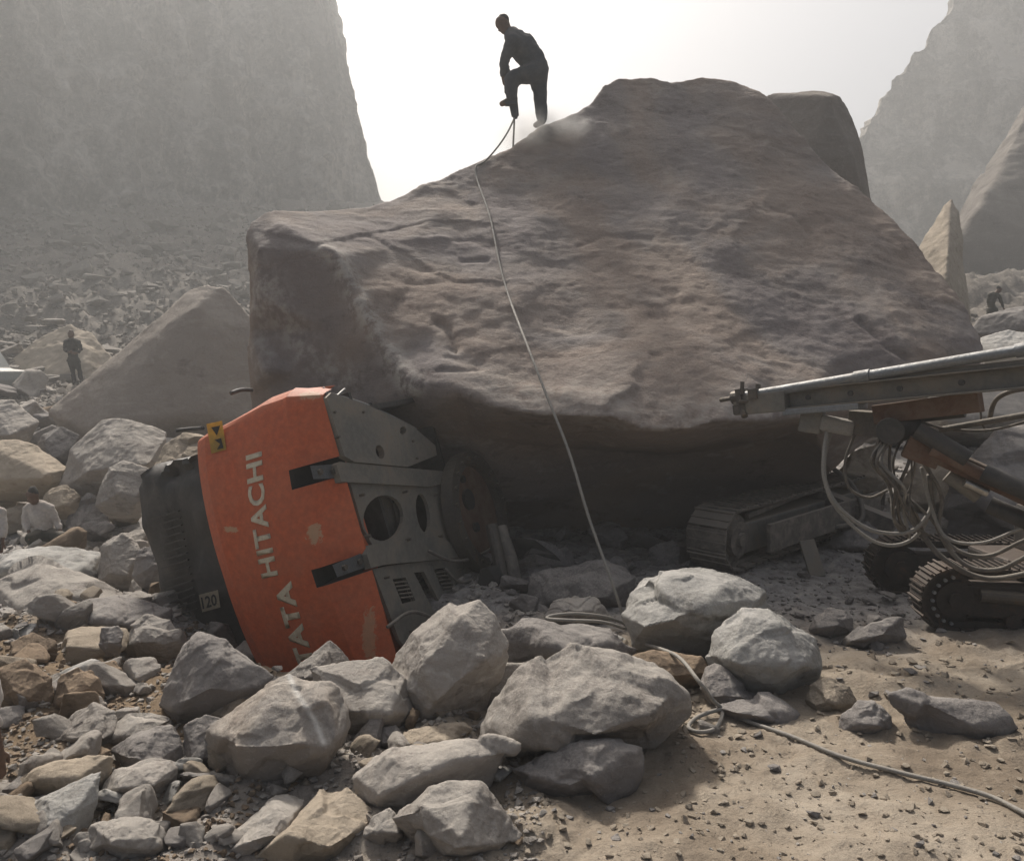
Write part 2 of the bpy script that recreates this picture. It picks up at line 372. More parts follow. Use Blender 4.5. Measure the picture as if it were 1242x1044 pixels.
# ------------------------------------------------------------------ ground
def build_ground():
    ny, nx = 820, 560
    ys = -14 + np.concatenate([np.linspace(0, 16.6, 40), 16.6 + np.cumsum(.012 * 1.0088 ** np.arange(ny - 40) )])
    ys = ys[ys < 150]
    ts = np.sinh(np.linspace(-2.6, 2.6, nx)) / np.sinh(2.6) * 2.6
    ts = np.linspace(-1, 1, nx); ts = (ts * .62 + ts ** 3 * 1.5)
    X = ts[None, :] * (np.maximum(ys, 2.6)[:, None] + 1.0) * 1.0; Y = np.repeat(ys[:, None], nx, 1)
    X = np.clip(X, -150, 150)
    ys = Y
    Z = g_np(X, Y)
    v = np.stack([X, Y, Z], -1).reshape(-1, 3); n0, n1 = X.shape
    idx = np.arange(n0 * n1).reshape(n0, n1)
    f = np.stack([idx[:-1, :-1], idx[:-1, 1:], idx[1:, 1:], idx[1:, :-1]], -1).reshape(-1, 4)
    me = bpy.data.meshes.new('ground'); me.from_pydata(v.tolist(), [], f.tolist()); smooth(me)
    m, t, N, L, b = newmat('quarry_ground')
    tc = N.new('ShaderNodeTexCoord'); co = tc.outputs['Object']
    n1_ = noise_node(N, L, co, .9, 8, .65, .4); n2 = noise_node(N, L, co, 7, 8, .7, .3); n3 = noise_node(N, L, co, 60, 5, .75)
    vo = N.new('ShaderNodeTexVoronoi'); vo.inputs['Scale'].default_value = 26; L.new(co, vo.inputs['Vector'])
    sand = ramp(N, L, n1_, [(.36, (.22, .175, .13)), (.5, (.31, .255, .195)), (.64, (.40, .34, .27))])
    grey = ramp(N, L, n2, [(.35, (.20, .18, .17)), (.5, (.32, .30, .28)), (.68, (.43, .405, .38))])
    sx = N.new('ShaderNodeSeparateXYZ'); L.new(co, sx.inputs[0])
    yy = math_(N, L, 'ADD', sx.outputs[1], math_(N, L, 'MULTIPLY', n1_, 2.2))
    k = ss_node(N, L, yy, 6.5, 8.1)
    k2 = ss_node(N, L, math_(N, L, 'ADD', sx.outputs[0], math_(N, L, 'MULTIPLY', n1_, 1.5)), .9, -.3)
    k = math_(N, L, 'MAXIMUM', k, math_(N, L, 'MULTIPLY', k2, .55))
    c = mix(N, L, k, sand, grey)
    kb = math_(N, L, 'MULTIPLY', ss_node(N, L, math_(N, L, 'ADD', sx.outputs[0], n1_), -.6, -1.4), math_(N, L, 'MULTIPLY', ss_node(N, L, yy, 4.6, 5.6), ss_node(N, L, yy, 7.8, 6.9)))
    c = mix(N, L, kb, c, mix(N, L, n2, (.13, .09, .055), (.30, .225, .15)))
    c = mix(N, L, ss_node(N, L, sx.outputs[1], 14, 24), c, mix(N, L, n2, (.10, .088, .075), (.22, .195, .17)))
    c = mix(N, L, math_(N, L, 'MULTIPLY', ss_node(N, L, n3, .48, .30), .5), c, (.14, .11, .08))
    c = mix(N, L, math_(N, L, 'MULTIPLY', ss_node(N, L, n2, .52, .72), .4), c, (.48, .41, .32))
    c = mix(N, L, math_(N, L, 'MULTIPLY', ss_node(N, L, n3, .6, .75), .5), c, (.50, .44, .36))
    L.new(c, b.inputs['Base Color']); b.inputs['Roughness'].default_value = .97; b.inputs['Specular IOR Level'].default_value = .15
    q = bumpit(N, L, b, n2, .7, .05); q = bumpit(N, L, b, n3, .8, .012, q)
    o = link('ground', me, m); tag(o, kind='structure')
build_ground()

# ------------------------------------------------------------------ cliffs (terrain)
def cliff(name, plan, z0, H, lean, seed, amp, m, du=.7, back=14, fluting=1.):
    """wall swept along a plan polyline [(x,y)], leaning back, with thickness"""
    pts = cat_rom([Vector((a, b, 0)) for a, b in plan], 40)
    L_ = [0.]
    for a, b in zip(pts, pts[1:]): L_.append(L_[-1] + (b - a).length)
    n = int(L_[-1] / du); s = np.linspace(0, L_[-1], n)
    X = np.interp(s, L_, [p.x for p in pts]); Y = np.interp(s, L_, [p.y for p in pts])
    tx = np.gradient(X); ty = np.gradient(Y); l = np.hypot(tx, ty); nx, ny = -ty / l, tx / l      # away from camera side (left of travel)
    k = int(H / du); h = np.linspace(0, 1, k)
    V = []
    off = lean(h)[:, None]
    XX = X[None, :] + nx[None, :] * off; YY = Y[None, :] + ny[None, :] * off; ZZ = z0 + h[:, None] * H + 0 * XX
    p = np.stack([XX, YY, ZZ], -1).reshape(-1, 3)
    q = p / 9.0 + seed
    qs = q * np.array([1, 1, .35])
    d = amp * (.9 * fbm(qs, 5, .55) + fluting * .5 * (ridged(qs * 1.9 + 3, 4, .55) - .7)) + amp * .12 * np.round(fbm(q * 2.6 + 8, 3) * 4) / 4 - .14 * amp * ss(.25, .05, np.abs(((p[:, 2] + 2 * pn(q * 2)) / 11) % 1 - .5))
    d = d + amp * .25 * fbm(q * 7, 3, .6) + .4 * facets(p, 7., .14, seed * 10, .3) + .45 * facets(p, 2.6, .18, seed * 10 + 1, .35, n=900)
    if name.endswith('left'):
        tp_ = np.repeat((1 - .72 * ss(.60, .70, s / L_[-1]))[None], k, 0).ravel(); d = d * tp_
    nn = np.stack([np.repeat(nx[None], k, 0), np.repeat(ny[None], k, 0)], -1).reshape(-1, 2)
    p[:, :2] += nn * d[:, None]; p[:, 2] += .3 * amp * fbm(q * 2 + 5, 3) * (p[:, 2] > z0 + 1)
    bk = p.reshape(k, n, 3)[-1].copy(); bk[:, 0] += nx * back; bk[:, 1] += ny * back
    bb = bk.copy(); bb[:, 2] = z0 - 2
    fr = p.reshape(k, n, 3); 
    allr = np.concatenate([fr, bk[None], bb[None]], 0); kk = allr.shape[0]
    idx = np.arange(kk * n).reshape(kk, n)
    f = np.stack([idx[:-1, :-1], idx[:-1, 1:], idx[1:, 1:], idx[1:, :-1]], -1).reshape(-1, 4)
    me = bpy.data.meshes.new(name); me.from_pydata(allr.reshape(-1, 3).tolist(), [], f.tolist()); smooth(me)
    bm = bmesh.new(); bm.from_mesh(me)
    bm.faces.new([bm.verts[0]] if False else [v for v in (bm.verts.ensure_lookup_table() or [bm.verts[i] for i in idx[:, 0]])])
    bm.faces.new([bm.verts[i] for i in idx[::-1, -1]])
    bmesh.ops.recalc_face_normals(bm, faces=bm.faces); bm.to_mesh(me); bm.free()
    o = link(name, me, m); tag(o, kind='structure'); return o
def pl(px, d): q = P(px, 450, d); return (q.x, q.y)
cliff('quarry_cliff_left', [pl(-900, 34), pl(-420, 50), pl(-120, 66), pl(130, 79), pl(340, 95), pl(496, 108), (-16.0, 118), (-34, 140)], 1.0, 72,
      lambda h: h * 20 - 2.0, 2.3, 2.6, M_cliff, du=.62)
rock('', [(1000, 420), (1015, 230), (1030, 155), (1058, 124), (1090, 96), (1120, 74), (1150, 52), (1158, 34), (1172, 8), (1196, -60), (1400, -160), (1800, -100), (1850, 420)], d=96, th=.12, ridge=[(1400, 60, .1), (1120, 300, .4), (1400, 300, .6)],
     lean=.25, m=M_cliff, amp=.05, name='quarry_cliff_right', kind='structure', res=130, chips=0, grow=1.0)
# near dark slope on the far right and pointed rocks
M_slope = rockmat('slope_rock', (.09, .076, .066), (.16, .138, .12), (.26, .23, .20), .35, (.26, .23, .20), .5)
rock('', [(1080, 420), (1120, 350), (1150, 290), (1166, 260), (1182, 238), (1200, 205), (1222, 165), (1242, 118), (1275, 62), (1330, 20), (1480, 10), (1560, 420), (1300, 430)], d=46, th=.5,
     lean=.6, m=M_slope, amp=.02, name='hillside', kind='structure', res=110, chips=0, grow=1.0)
rock('pale pointed rock spike at the foot of the far right slope', [(1110, 312), (1124, 286), (1146, 250), (1154, 243), (1162, 258), (1170, 320), (1176, 385), (1110, 385)],
     d=27, th=.7, ridge=[(1152, 262, .1), (1150, 310, .5), (1146, 370, .6)], lean=.3, m=M_rocktan, name='boulder', cat='boulder', amp=.015, chips=0)
rock('tall block with a squared top standing behind the right shoulder of the giant boulder',
     [(918, 122), (935, 112), (1000, 108), (1020, 112), (1036, 145), (1048, 178), (1053, 212), (1057, 248), (1060, 330), (1040, 430), (940, 430), (900, 300)],
     d=17.5, th=.5, chips=0, grow=1.0, ridge=[(1008, 116, .22), (1035, 190, .30), (1042, 250, .32), (980, 200, .34), (1030, 400, .3), (950, 320, .3)], lean=.04, m=M_mid, name='boulder', cat='boulder', amp=.012, res=80)
rock('pale triangular boulder behind the standing man', [(5, 480), (8, 440), (45, 412), (85, 395), (110, 405), (136, 438), (125, 475), (60, 492)],
     d=27.5, th=.5, m=M_rocktan, name='boulder', cat='boulder', amp=.02, lean=.5)
rock('big triangular boulder with sunlit edges left of the giant boulder',
     [(60, 500), (72, 488), (130, 455), (182, 402), (232, 352), (252, 346), (272, 348), (300, 378), (330, 410), (345, 520), (240, 560), (90, 548)],
     d=16.6, th=.5, chips=0, grow=1.0, ridge=[(250, 352, .05), (235, 375, .22), (190, 420, .22), (140, 465, .2), (110, 520, .25), (240, 500, .3)], lean=.25, m=M_mid, name='boulder', cat='boulder', amp=.012, res=80)

# ------------------------------------------------------------------ the giant boulder
def giant():
    out = [(294, 285), (303, 266), (320, 257), (360, 256), (400, 254), (440, 254), (478, 242), (520, 222), (560, 203), (585, 192), (620, 181), (655, 155), (690, 142),
           (715, 125), (730, 104), (750, 94), (790, 93), (815, 99), (850, 93), (885, 96), (915, 112), (935, 128), (965, 160), (1010, 205), (1058, 252), (1085, 272), (1118, 305),
           (1150, 345), (1174, 380), (1188, 408), (1190, 436), (1150, 470), (1080, 500), (1062, 525), (1035, 548), (1005, 575), (960, 592), (900, 598), (850, 636), (800, 655), (740, 664),
           (690, 655), (620, 640), (560, 650), (480, 640), (400, 620), (335, 600), (305, 560), (303, 480), (303, 400), (299, 330)]
    dep = {0: 9.3, 1: 9.4, 2: 9.6, 3: 9.9, 4: 10.2, 5: 10.5, 6: 10.9, 7: 11.2, 8: 11.5, 9: 11.6, 10: 11.7, 11: 11.9, 12: 12.1, 13: 12.3, 14: 12.5, 15: 12.7, 16: 12.8, 17: 12.8,
           18: 12.9, 19: 12.9, 20: 12.8, 21: 12.6, 22: 12.3, 23: 11.9, 24: 11.4, 25: 11.1, 26: 10.7, 27: 10.2, 28: 9.8, 29: 9.5, 30: 9.3, 31: 9.2, 32: 9.1, 33: 9.0, 34: 9.0, 35: 9.2,
           36: 9.6, 37: 9.7, 38: 9.9, 39: 10.2, 40: 10.2, 41: 10.2, 42: 10.2, 43: 10.1, 44: 9.8, 45: 9.3, 46: 9.3, 47: 9.3, 48: 9.3, 49: 9.3, 50: 9.3}
    inn = [(312, 300, 9.0), (316, 360, 8.95), (322, 450, 8.9), (345, 275, 9.2), (405, 305, 8.95), (430, 350, 8.75), (455, 400, 8.45), (480, 440, 8.2), (503, 468, 7.95),
           (480, 520, 8.3), (400, 400, 8.8), (360, 450, 8.9), (420, 500, 8.75), (500, 560, 8.7), (340, 540, 9.0), (430, 590, 9.1),
           (555, 474, 7.75), (600, 493, 7.62), (650, 503, 7.55), (700, 504, 7.5), (740, 505, 7.45), (780, 521, 7.42), (830, 522, 7.42), (865, 513, 7.45), (920, 512, 7.6), (980, 508, 7.9),
           (1030, 500, 8.3), (1080, 470, 8.5), (1140, 430, 8.9),
           (575, 530, 8.5), (650, 540, 8.75), (720, 545, 8.9), (800, 552, 9.0), (880, 545, 9.0), (960, 535, 9.0), (700, 600, 9.6), (820, 605, 9.7), (600, 600, 9.2),
           (475, 300, 9.6), (520, 270, 10.2), (560, 245, 10.8), (500, 350, 9.1), (560, 340, 9.35), (620, 300, 9.9), (620, 240, 10.9), (690, 220, 11.2), (690, 330, 9.6), (620, 400, 8.6),
           (540, 400, 8.55), (540, 440, 8.1), (700, 420, 8.45), (780, 430, 8.3), (860, 430, 8.35), (940, 430, 8.5), (1020, 430, 8.6), (1090, 420, 8.8), (780, 330, 9.6), (870, 330, 9.65),
           (960, 330, 9.8), (1050, 340, 9.8), (760, 220, 11.2), (840, 210, 11.3), (920, 220, 11.2), (990, 260, 10.9), (1120, 380, 9.5), (760, 140, 12.1), (850, 140, 12.3), (700, 165, 11.8),
           (620, 470, 7.85), (700, 475, 7.75), (800, 485, 7.7), (900, 478, 7.8), (990, 470, 8.1)]
    n = len(out); V2 = [Vector(p) for p in out] + [Vector(p[:2]) for p in inn]
    D = [dep[i] for i in range(n)] + [p[2] for p in inn]
    E = [(i, (i + 1) % n) for i in range(n)]
    vs, es, fs, ov, _, _ = geometry.delaunay_2d_cdt(V2, E, [list(range(n))], 1, 1e-4)
    o2 = [ov[i][0] for i in range(len(vs))]
    front = [P(V2[i].x, V2[i].y, D[i]) for i in o2]
    cx, cy = 740, 420
    back = []
    for i in o2:
        x, y = V2[i]; q = P(cx + (x - cx) * .86, cy + (y - cy) * (.90 if y < cy else .96), D[i] + (1.1 if i < n else 4.2))
        if y > 560: q.z = min(q.z, -.2); q.y = 12.2
        back.append(q)
    bm = bmesh.new(); A = [bm.verts.new(p) for p in front]; B = [bm.verts.new(p) for p in back]
    for f in fs:
        bm.faces.new([A[k] for k in f]); bm.faces.new([B[k] for k in reversed(f)])
    idx = {o: k for k, o in enumerate(o2)}
    for i in range(n):
        a, b = idx[i], idx[(i + 1) % n]; bm.faces.new((A[a], B[a], B[b], A[b]))
    bmesh.ops.recalc_face_normals(bm, faces=bm.faces)
    me = bpy.data.meshes.new('giant'); bm.to_mesh(me); bm.free()
    me = apply_mods(me, [('REMESH', dict(mode='VOXEL', voxel_size=.038)), ('SMOOTH', dict(factor=.5, iterations=3))])
    p = coords(me); nr = normals(me); q = p * .5
    ca, sa = math.cos(.22), math.sin(.22)
    rx = p[:, 0] * ca - p[:, 2] * sa; rz = p[:, 0] * sa + p[:, 2] * ca
    st = np.stack([rx * .9, p[:, 1] * .9, rz * 3.4], 1)
    uv = proj_np(p)
    face = ss(505, 470, uv[:, 1]) * ss(400, 520, uv[:, 0])          # broad textured face
    d = .05 * fbm(q * 1.3 + 3, 4) + .10 * facets(p * np.array([1, 1, 1.6]), .36, .08, 9, .35, n=1200) + .005 * fbm(p * 3.1 + 2, 5, .68) * (.4 + face) + .003 * fbm(st * .9, 5, .6) * (0.5 + face) + .0030 * (ridged(st * 2.0 + 5, 5, .66) - .6) * (.5 + face) + .0055 * fbm(p * 8, 4, .7)
    d = d + .05 * pn(p * np.array([.45, .45, .8]) + 20) + .012 * ss(.0, .06, pn(p * np.array([.7, .7, 1.1]) + 31))
    vein = np.zeros(len(p))
    def seg(poly, wpx):
        best = np.full(len(p), 1e9); side = np.zeros(len(p))
        for (x0, y0), (x1, y1) in zip(poly, poly[1:]):
            ax, ay = x1 - x0, y1 - y0; t = np.clip(((uv[:, 0] - x0) * ax + (uv[:, 1] - y0) * ay) / (ax * ax + ay * ay), 0, 1)
            dx = uv[:, 0] - x0 - t * ax; dy = uv[:, 1] - y0 - t * ay; dd = np.hypot(dx, dy); s_ = np.sign(ax * dy - ay * dx)
            k = dd < best; best[k] = dd[k]; side[k] = s_[k]
        return best, side
    fm = (nr[:, 1] < .25)
    for poly, wp, dp_ in [([(530, 392), (543, 398), (552, 424)], 4, .06), ([(1043, 388), (1060, 402), (1080, 420), (1100, 436)], 4, .06), ([(534, 452), (580, 450)], 3, .03),
                          ([(560, 318), (590, 316)], 3, .03), ([(930, 250), (960, 262), (1000, 300)], 3, .03), ([(700, 300), (735, 285), (790, 290)], 3, .02)]:
        b_, s_ = seg(poly, wp); d = d - fm * dp_ * np.exp(-(b_ / wp) ** 2)
    for poly, h_, wid in [([(462, 292), (490, 308), (530, 335), (556, 346), (600, 344)],   .022, 26), ([(330, 282), (380, 296), (410, 288), (470, 280), (520, 268), (580, 272)], .02, 22)]:
        b_, s_ = seg(poly, 5); d = d - fm * h_ * ((s_ > 0) * np.exp(-(b_ / wid) ** 2)) * .8
    b_, s_ = seg([(395, 300), (412, 315), (432, 360), (455, 402), (480, 438), (505, 472)], 9)
    vein += fm * np.exp(-(b_ / 13) ** 2) * 1.0
    d = d + fm * .03 * np.exp(-(b_ / 8) ** 2)
    b_, s_ = seg([(330, 345), (345, 380), (372, 430), (420, 460)], 9); vein += fm * .6 * np.exp(-(b_ / 20) ** 2)
    b_, s_ = seg([(306, 270), (312, 320), (318, 400), (322, 450)], 9); vein += fm * .4 * np.exp(-(b_ / 12) ** 2)
    b_, s_ = seg([(600, 470), (700, 490), (780, 512), (860, 505), (960, 490)], 9); vein += fm * .45 * np.exp(-(b_ / 26) ** 2) * (uv[:, 1] < 522)
    p = p + nr * d[:, None]; setco(me, p); smooth(me)
    at = me.attributes.new('vein', 'FLOAT', 'POINT'); at.data.foreach_set('value', np.clip(vein, 0, 1).astype(np.float32))
    o = link('giant_boulder', me, M_big, None, (1.2, 10, 0))
    tag(o, 'giant brown boulder filling the scene, crushing the overturned machine beneath its overhang', 'boulder')
giant()

# ------------------------------------------------------------------ foreground and middle rocks traced from the photograph
RK = [
 # label, outline, kwargs
 ('rounded grey boulder crossed by a thin white vein, lower left foreground', [(250, 893), (262, 878), (290, 855), (325, 825), (350, 816), (395, 832), (413, 850), (417, 880), (405, 903), (385, 928), (330, 948), (285, 963), (266, 945), (256, 918)],
  dict(ridge=[(330, 850, .3), (390, 862, .35), (280, 905, .42), (340, 905, .5), (398, 898, .42), (300, 940, .3)], th=.8, m=M_rockvein, vein=[(350, 818), (360, 840), (372, 858), (384, 878), (392, 900)])),
 ('long pale streaked slab leaning against the overturned machine', [(470, 806), (500, 766), (548, 735), (578, 733), (594, 752), (613, 797), (606, 815), (560, 852), (505, 878), (492, 850), (486, 822)],
  dict(ridge=[(560, 748, .25), (585, 800, .4), (510, 800, .35), (530, 850, .4)], d=4.75)),
 ('brown banded rock between the white veined boulder and the streaked slab', [(378, 812), (420, 802), (462, 800), (490, 822), (502, 862), (470, 888), (425, 895), (400, 860)], dict(d=4.6, m=M_rock)),
 ('small angular grey block pressed against the orange counterweight', [(343, 822), (362, 805), (400, 777), (412, 785), (428, 808), (420, 832), (370, 835)], dict(d=4.9)),
 ('dark grey boulder below the black engine hood', [(195, 862), (205, 820), (225, 782), (242, 770), (270, 780), (305, 800), (332, 823), (300, 848), (262, 872), (215, 880)], dict(d=5.0, m=M_rockdk, ridge=[(245, 785, .2), (275, 825, .42), (225, 850, .4)])),
 ('thin pinkish ledge stone wedged left of the white veined boulder', [(228, 868), (232, 845), (262, 836), (303, 834), (305, 846), (262, 868), (240, 873)], dict(d=4.7)),
 ('big sculpted grey tan boulder in the centre foreground', [(583, 897), (600, 872), (625, 845), (655, 802), (690, 782), (722, 786), (785, 812), (822, 846), (824, 864), (800, 882), (790, 908), (745, 916), (700, 912), (640, 925), (600, 920)],
  dict(ridge=[(690, 805, .15), (720, 835, .35), (800, 850, .3), (660, 870, .42), (730, 895, .45), (785, 880, .40), (620, 900, .25)], d=4.35, amp=.03, m=M_rock)),
 ('brown wedge slab lying under the sculpted centre boulder', [(618, 930), (650, 912), (690, 903), (740, 905), (782, 908), (783, 922), (758, 953), (720, 970), (680, 972), (648, 952)],
  dict(ridge=[(690, 912, .1), (760, 912, .15), (700, 955, .35)], m=M_rockdk, th=.7)),
 ('long ragged grey rock tongue below the centre boulder', [(430, 938), (460, 911), (500, 908), (545, 898), (590, 897), (620, 910), (590, 930), (530, 955), (462, 983), (442, 972)], dict(ridge=[(470, 918, .2), (580, 905, .2), (520, 935, .4), (462, 965, .35)], m=M_rock)),
 ('grey pyramid rock at the bottom edge with a sharp vertical ridge', [(478, 992), (500, 962), (545, 950), (582, 952), (608, 985), (634, 1018), (560, 1030), (540, 1036), (505, 1020)],
  dict(ridge=[(580, 956, .1), (556, 1028, .5), (500, 975, .2)], m=M_rock, it=0)),
 ('small cone-shaped grey stone beside the pyramid rock', [(440, 1015), (452, 990), (470, 978), (488, 1002), (490, 1018), (462, 1024)], dict(m=M_rock)),
 ('tan sandstone slab at the bottom edge right of the grey slab', [(312, 1038), (350, 1000), (392, 958), (420, 955), (455, 990), (432, 1020), (385, 1048), (340, 1050)], dict(m=M_rocktan, lean=.9)),
 ('grey slab leaning at the bottom edge below the white veined boulder', [(268, 1036), (288, 1008), (330, 970), (352, 965), (368, 970), (362, 995), (318, 1030), (290, 1045)], dict(lean=.9)),
 ('upright dark shard standing between the veined boulder and the banded rock', [(424, 922), (432, 895), (452, 866), (466, 862), (464, 892), (444, 918)], dict(m=M_rockdk, th=.5, d=4.25)),
 ('dark grey flat slab behind the sculpted centre boulder', [(603, 775), (615, 758), (650, 753), (700, 755), (745, 770), (771, 786), (768, 800), (700, 806), (640, 818), (612, 802)], dict(d=5.5, m=M_rockdk, ridge=[(650, 760, .2), (740, 780, .2), (690, 790, .5)])),
 ('large white boulder right of the hanging hose', [(757, 742), (762, 718), (780, 703), (820, 690), (850, 686), (895, 697), (925, 712), (937, 735), (930, 760), (900, 785), (860, 802), (800, 795), (770, 782)],
  dict(d=5.6, m=M_rockw, amp=.026, ridge=[(800, 712, .2), (880, 712, .25), (830, 750, .5), (780, 760, .35), (900, 760, .4)])),
 ('pale boulder in front of the large white boulder', [(855, 795), (868, 765), (900, 742), (948, 748), (985, 775), (997, 812), (975, 828), (940, 842), (905, 848), (870, 826)],
  dict(d=5.05, m=M_rockw, amp=.026, ridge=[(905, 752, .2), (950, 765, .25), (890, 800, .45), (935, 825, .4), (975, 805, .35)])),
 ('brown flat stone between the centre boulder and the white boulders', [(763, 800), (790, 792), (850, 795), (866, 815), (845, 832), (812, 836), (780, 815)], dict(d=5.0, m=M_clod)),
 ('dark flat slab under the front pale boulder', [(866, 856), (895, 846), (932, 842), (966, 866), (962, 880), (930, 878), (890, 868)], dict(m=M_rockdk)),
 ('dark rock tucked under the left side of the front pale boulder', [(850, 835), (858, 800), (880, 812), (912, 848), (930, 856), (890, 862), (862, 858)], dict(d=4.95, m=M_rockdk)),
 ('small tan rounded stone right of the front pale boulder', [(978, 850), (985, 830), (1005, 822), (1030, 832), (1040, 855), (1025, 870), (990, 868)], dict(m=M_rocktan)),
 ('dark square-faced stone on the sand below the tan stone', [(1016, 888), (1022, 868), (1042, 850), (1066, 854), (1080, 868), (1082, 884), (1050, 895)], dict(m=M_rockdk, it=0)),
 ('long flat grey slab lying alone on the sand at right', [(1077, 840), (1088, 834), (1125, 848), (1160, 860), (1195, 866), (1226, 870), (1230, 888), (1188, 900), (1140, 885), (1100, 862)], dict(m=M_rockdk, th=.5, ridge=[(1110, 845, .2), (1180, 880, .35)])),
 ('flat-topped grey wedge stone on the dusty ground left of the drill rig tracks', [(1018, 780), (1035, 765), (1055, 754), (1092, 748), (1096, 772), (1062, 784)], dict(m=M_rockdk, it=0)),
 ('small grey blocky stone left of the wedge stone', [(982, 768), (988, 748), (1005, 738), (1030, 742), (1034, 765), (1008, 773)], dict(m=M_rockdk)),
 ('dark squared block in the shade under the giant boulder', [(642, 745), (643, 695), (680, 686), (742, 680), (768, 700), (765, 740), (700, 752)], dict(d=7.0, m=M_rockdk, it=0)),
 ('small layered stone in front of the shaded squared block', [(662, 748), (672, 728), (700, 722), (722, 728), (736, 748), (700, 758)], dict(d=6.4, m=M_rock, strat=.8)),
 # middle left
 ('rounded boulder right of the lowest left slope, in front of the big triangular boulder', [(76, 592), (88, 545), (125, 512), (165, 505), (200, 525), (198, 560), (150, 588), (100, 600)], dict(d=12.4)),
 ('low broad boulder at the left edge above the crouching man', [(-30, 540), (20, 535), (48, 545), (80, 566), (76, 586), (30, 598), (-30, 600)], dict(d=12.6, m=M_rocktan)),
 ('boulder at the left edge below the parked vehicle', [(-40, 488), (15, 488), (46, 512), (34, 535), (-10, 542), (-40, 540)], dict(d=15)),
 ('grey boulder left of the black engine hood', [(118, 612), (125, 575), (150, 560), (180, 570), (182, 605), (160, 622)], dict(d=10.6)),
 ('tan boulder directly behind the black engine hood', [(185, 578), (200, 540), (222, 527), (250, 528), (262, 560), (240, 590), (200, 592)], dict(d=10.5, m=M_rocktan)),
 ('dark boulder between the two rounded boulders on the left slope', [(40, 556), (52, 528), (75, 518), (98, 530), (90, 565), (60, 575)], dict(d=13, m=M_rockdk)),
 ('small tan boulder just right of the crouching man\'s head', [(50, 612), (58, 592), (80, 588), (96, 602), (92, 622), (64, 624)], dict(d=11.8, m=M_rocktan)),
 ('dark boulder behind the crouching man\'s back', [(80, 650), (85, 615), (108, 602), (130, 625), (128, 652), (100, 662)], dict(d=11.7, m=M_rockdk)),
 ('flat sunlit slab in front of the crouching man', [(-10, 690), (10, 672), (60, 660), (118, 668), (128, 700), (80, 710), (20, 702)], dict(d=8.6, m=M_rockw)),
 ('large pale hump of rock at the left edge below the flat sunlit slab', [(-20, 770), (-10, 705), (45, 685), (92, 697), (152, 720), (148, 750), (85, 770), (30, 785)], dict(d=7.2, ridge=[(50, 700, .2), (110, 725, .3), (40, 750, .5)])),
 ('wide flat grey rock left of the black engine hood base', [(84, 738), (110, 726), (155, 722), (205, 738), (208, 762), (150, 778), (100, 768)], dict(d=6.7, m=M_rockdk)),
 ('grey block behind the flat rock, left of the engine hood', [(120, 705), (124, 662), (150, 645), (172, 662), (168, 700), (140, 712)], dict(d=8.3)),
 ('dark grey stone beside the engine hood edge', [(162, 700), (165, 672), (185, 660), (202, 672), (204, 698), (182, 706)], dict(d=7.8, m=M_rockdk)),
 ('sharp wedge rock at the foot of the engine hood', [(150, 785), (160, 758), (178, 748), (205, 752), (222, 775), (205, 790), (168, 796)], dict(d=6.0, m=M_rock, it=0)),
 ('reddish brown clod at the upper left of the earth heap', [(10, 800), (16, 775), (40, 768), (66, 778), (70, 795), (40, 808)], dict(d=5.7, m=M_clod)),
 ('brown clod in the middle of the earth heap', [(66, 855), (72, 820), (95, 808), (122, 822), (125, 848), (100, 866)], dict(d=5.1, m=M_clod)),
 ('wide brown clod at the left edge of the earth heap', [(-15, 850), (-5, 812), (30, 800), (62, 822), (60, 852), (20, 868)], dict(d=5.2, m=M_clod)),
 ('small purple grey stone on top of the earth heap', [(120, 780), (124, 762), (140, 757), (150, 768), (146, 785), (130, 790)], dict(d=5.7, m=M_rockdk)),
 ('upright brown stone above the rounded grey boulder', [(118, 822), (122, 806), (138, 802), (150, 815), (146, 838), (128, 842)], dict(d=5.2, m=M_clod)),
 ('rounded grey boulder behind the dark pointed shard in the left foreground', [(58, 900), (80, 880), (92, 862), (115, 852), (138, 862), (144, 885), (120, 905), (84, 912)], dict(d=4.6, m=M_rock)),
 ('dark pointed shard leaning in front of the rounded grey boulder', [(88, 918), (98, 895), (115, 880), (122, 888), (118, 918), (100, 924)], dict(d=4.35, m=M_rockdk, th=.4)),
 ('smooth oval stone right of the dark pointed shard', [(118, 908), (128, 885), (155, 867), (185, 866), (206, 873), (175, 892), (150, 912)], dict(d=4.45)),
 ('brown grey stone below the smooth oval stone', [(136, 910), (160, 890), (205, 880), (222, 900), (218, 925), (180, 934), (150, 925)], dict(d=4.3, m=M_rockdk)),
 ('pale five-sided stone in the lower left foreground', [(122, 958), (138, 932), (170, 922), (205, 923), (215, 938), (170, 970), (136, 972)], dict(m=M_rock)),
 ('long pale grey slab running to the bottom left corner', [(14, 1024), (48, 972), (90, 950), (122, 935), (120, 965), (82, 1000), (40, 1036)], dict(m=M_rockw, lean=.8, th=.5)),
 ('tan ledge stone above the long pale slab', [(12, 952), (48, 930), (95, 920), (138, 918), (126, 938), (70, 962), (24, 972)], dict(d=4.05, m=M_rocktan)),
 ('pinkish stone at the left edge beside the hanging hand', [(-20, 985), (0, 962), (24, 965), (30, 980), (5, 1002), (-20, 1006)], dict(m=M_rock)),
 ('flat grey stone near the bottom edge in the left foreground', [(100, 1030), (112, 1000), (150, 990), (195, 998), (205, 1025), (150, 1046)], dict(m=M_rock)),
 ('dark grey block left of the white veined boulder', [(220, 925), (224, 882), (250, 868), (282, 876), (285, 905), (262, 930), (232, 934)], dict(d=4.45, m=M_rockdk)),
 ('pointed grey stone filling the gap right of the streaked slab', [(576, 862), (588, 832), (612, 806), (634, 808), (628, 835), (600, 862)], dict(d=4.9, m=M_rock)),
 ('small tan stone below the streaked slab', [(480, 908), (490, 888), (520, 880), (560, 878), (575, 890), (540, 902), (500, 914)], dict(d=4.35, m=M_rocktan)),
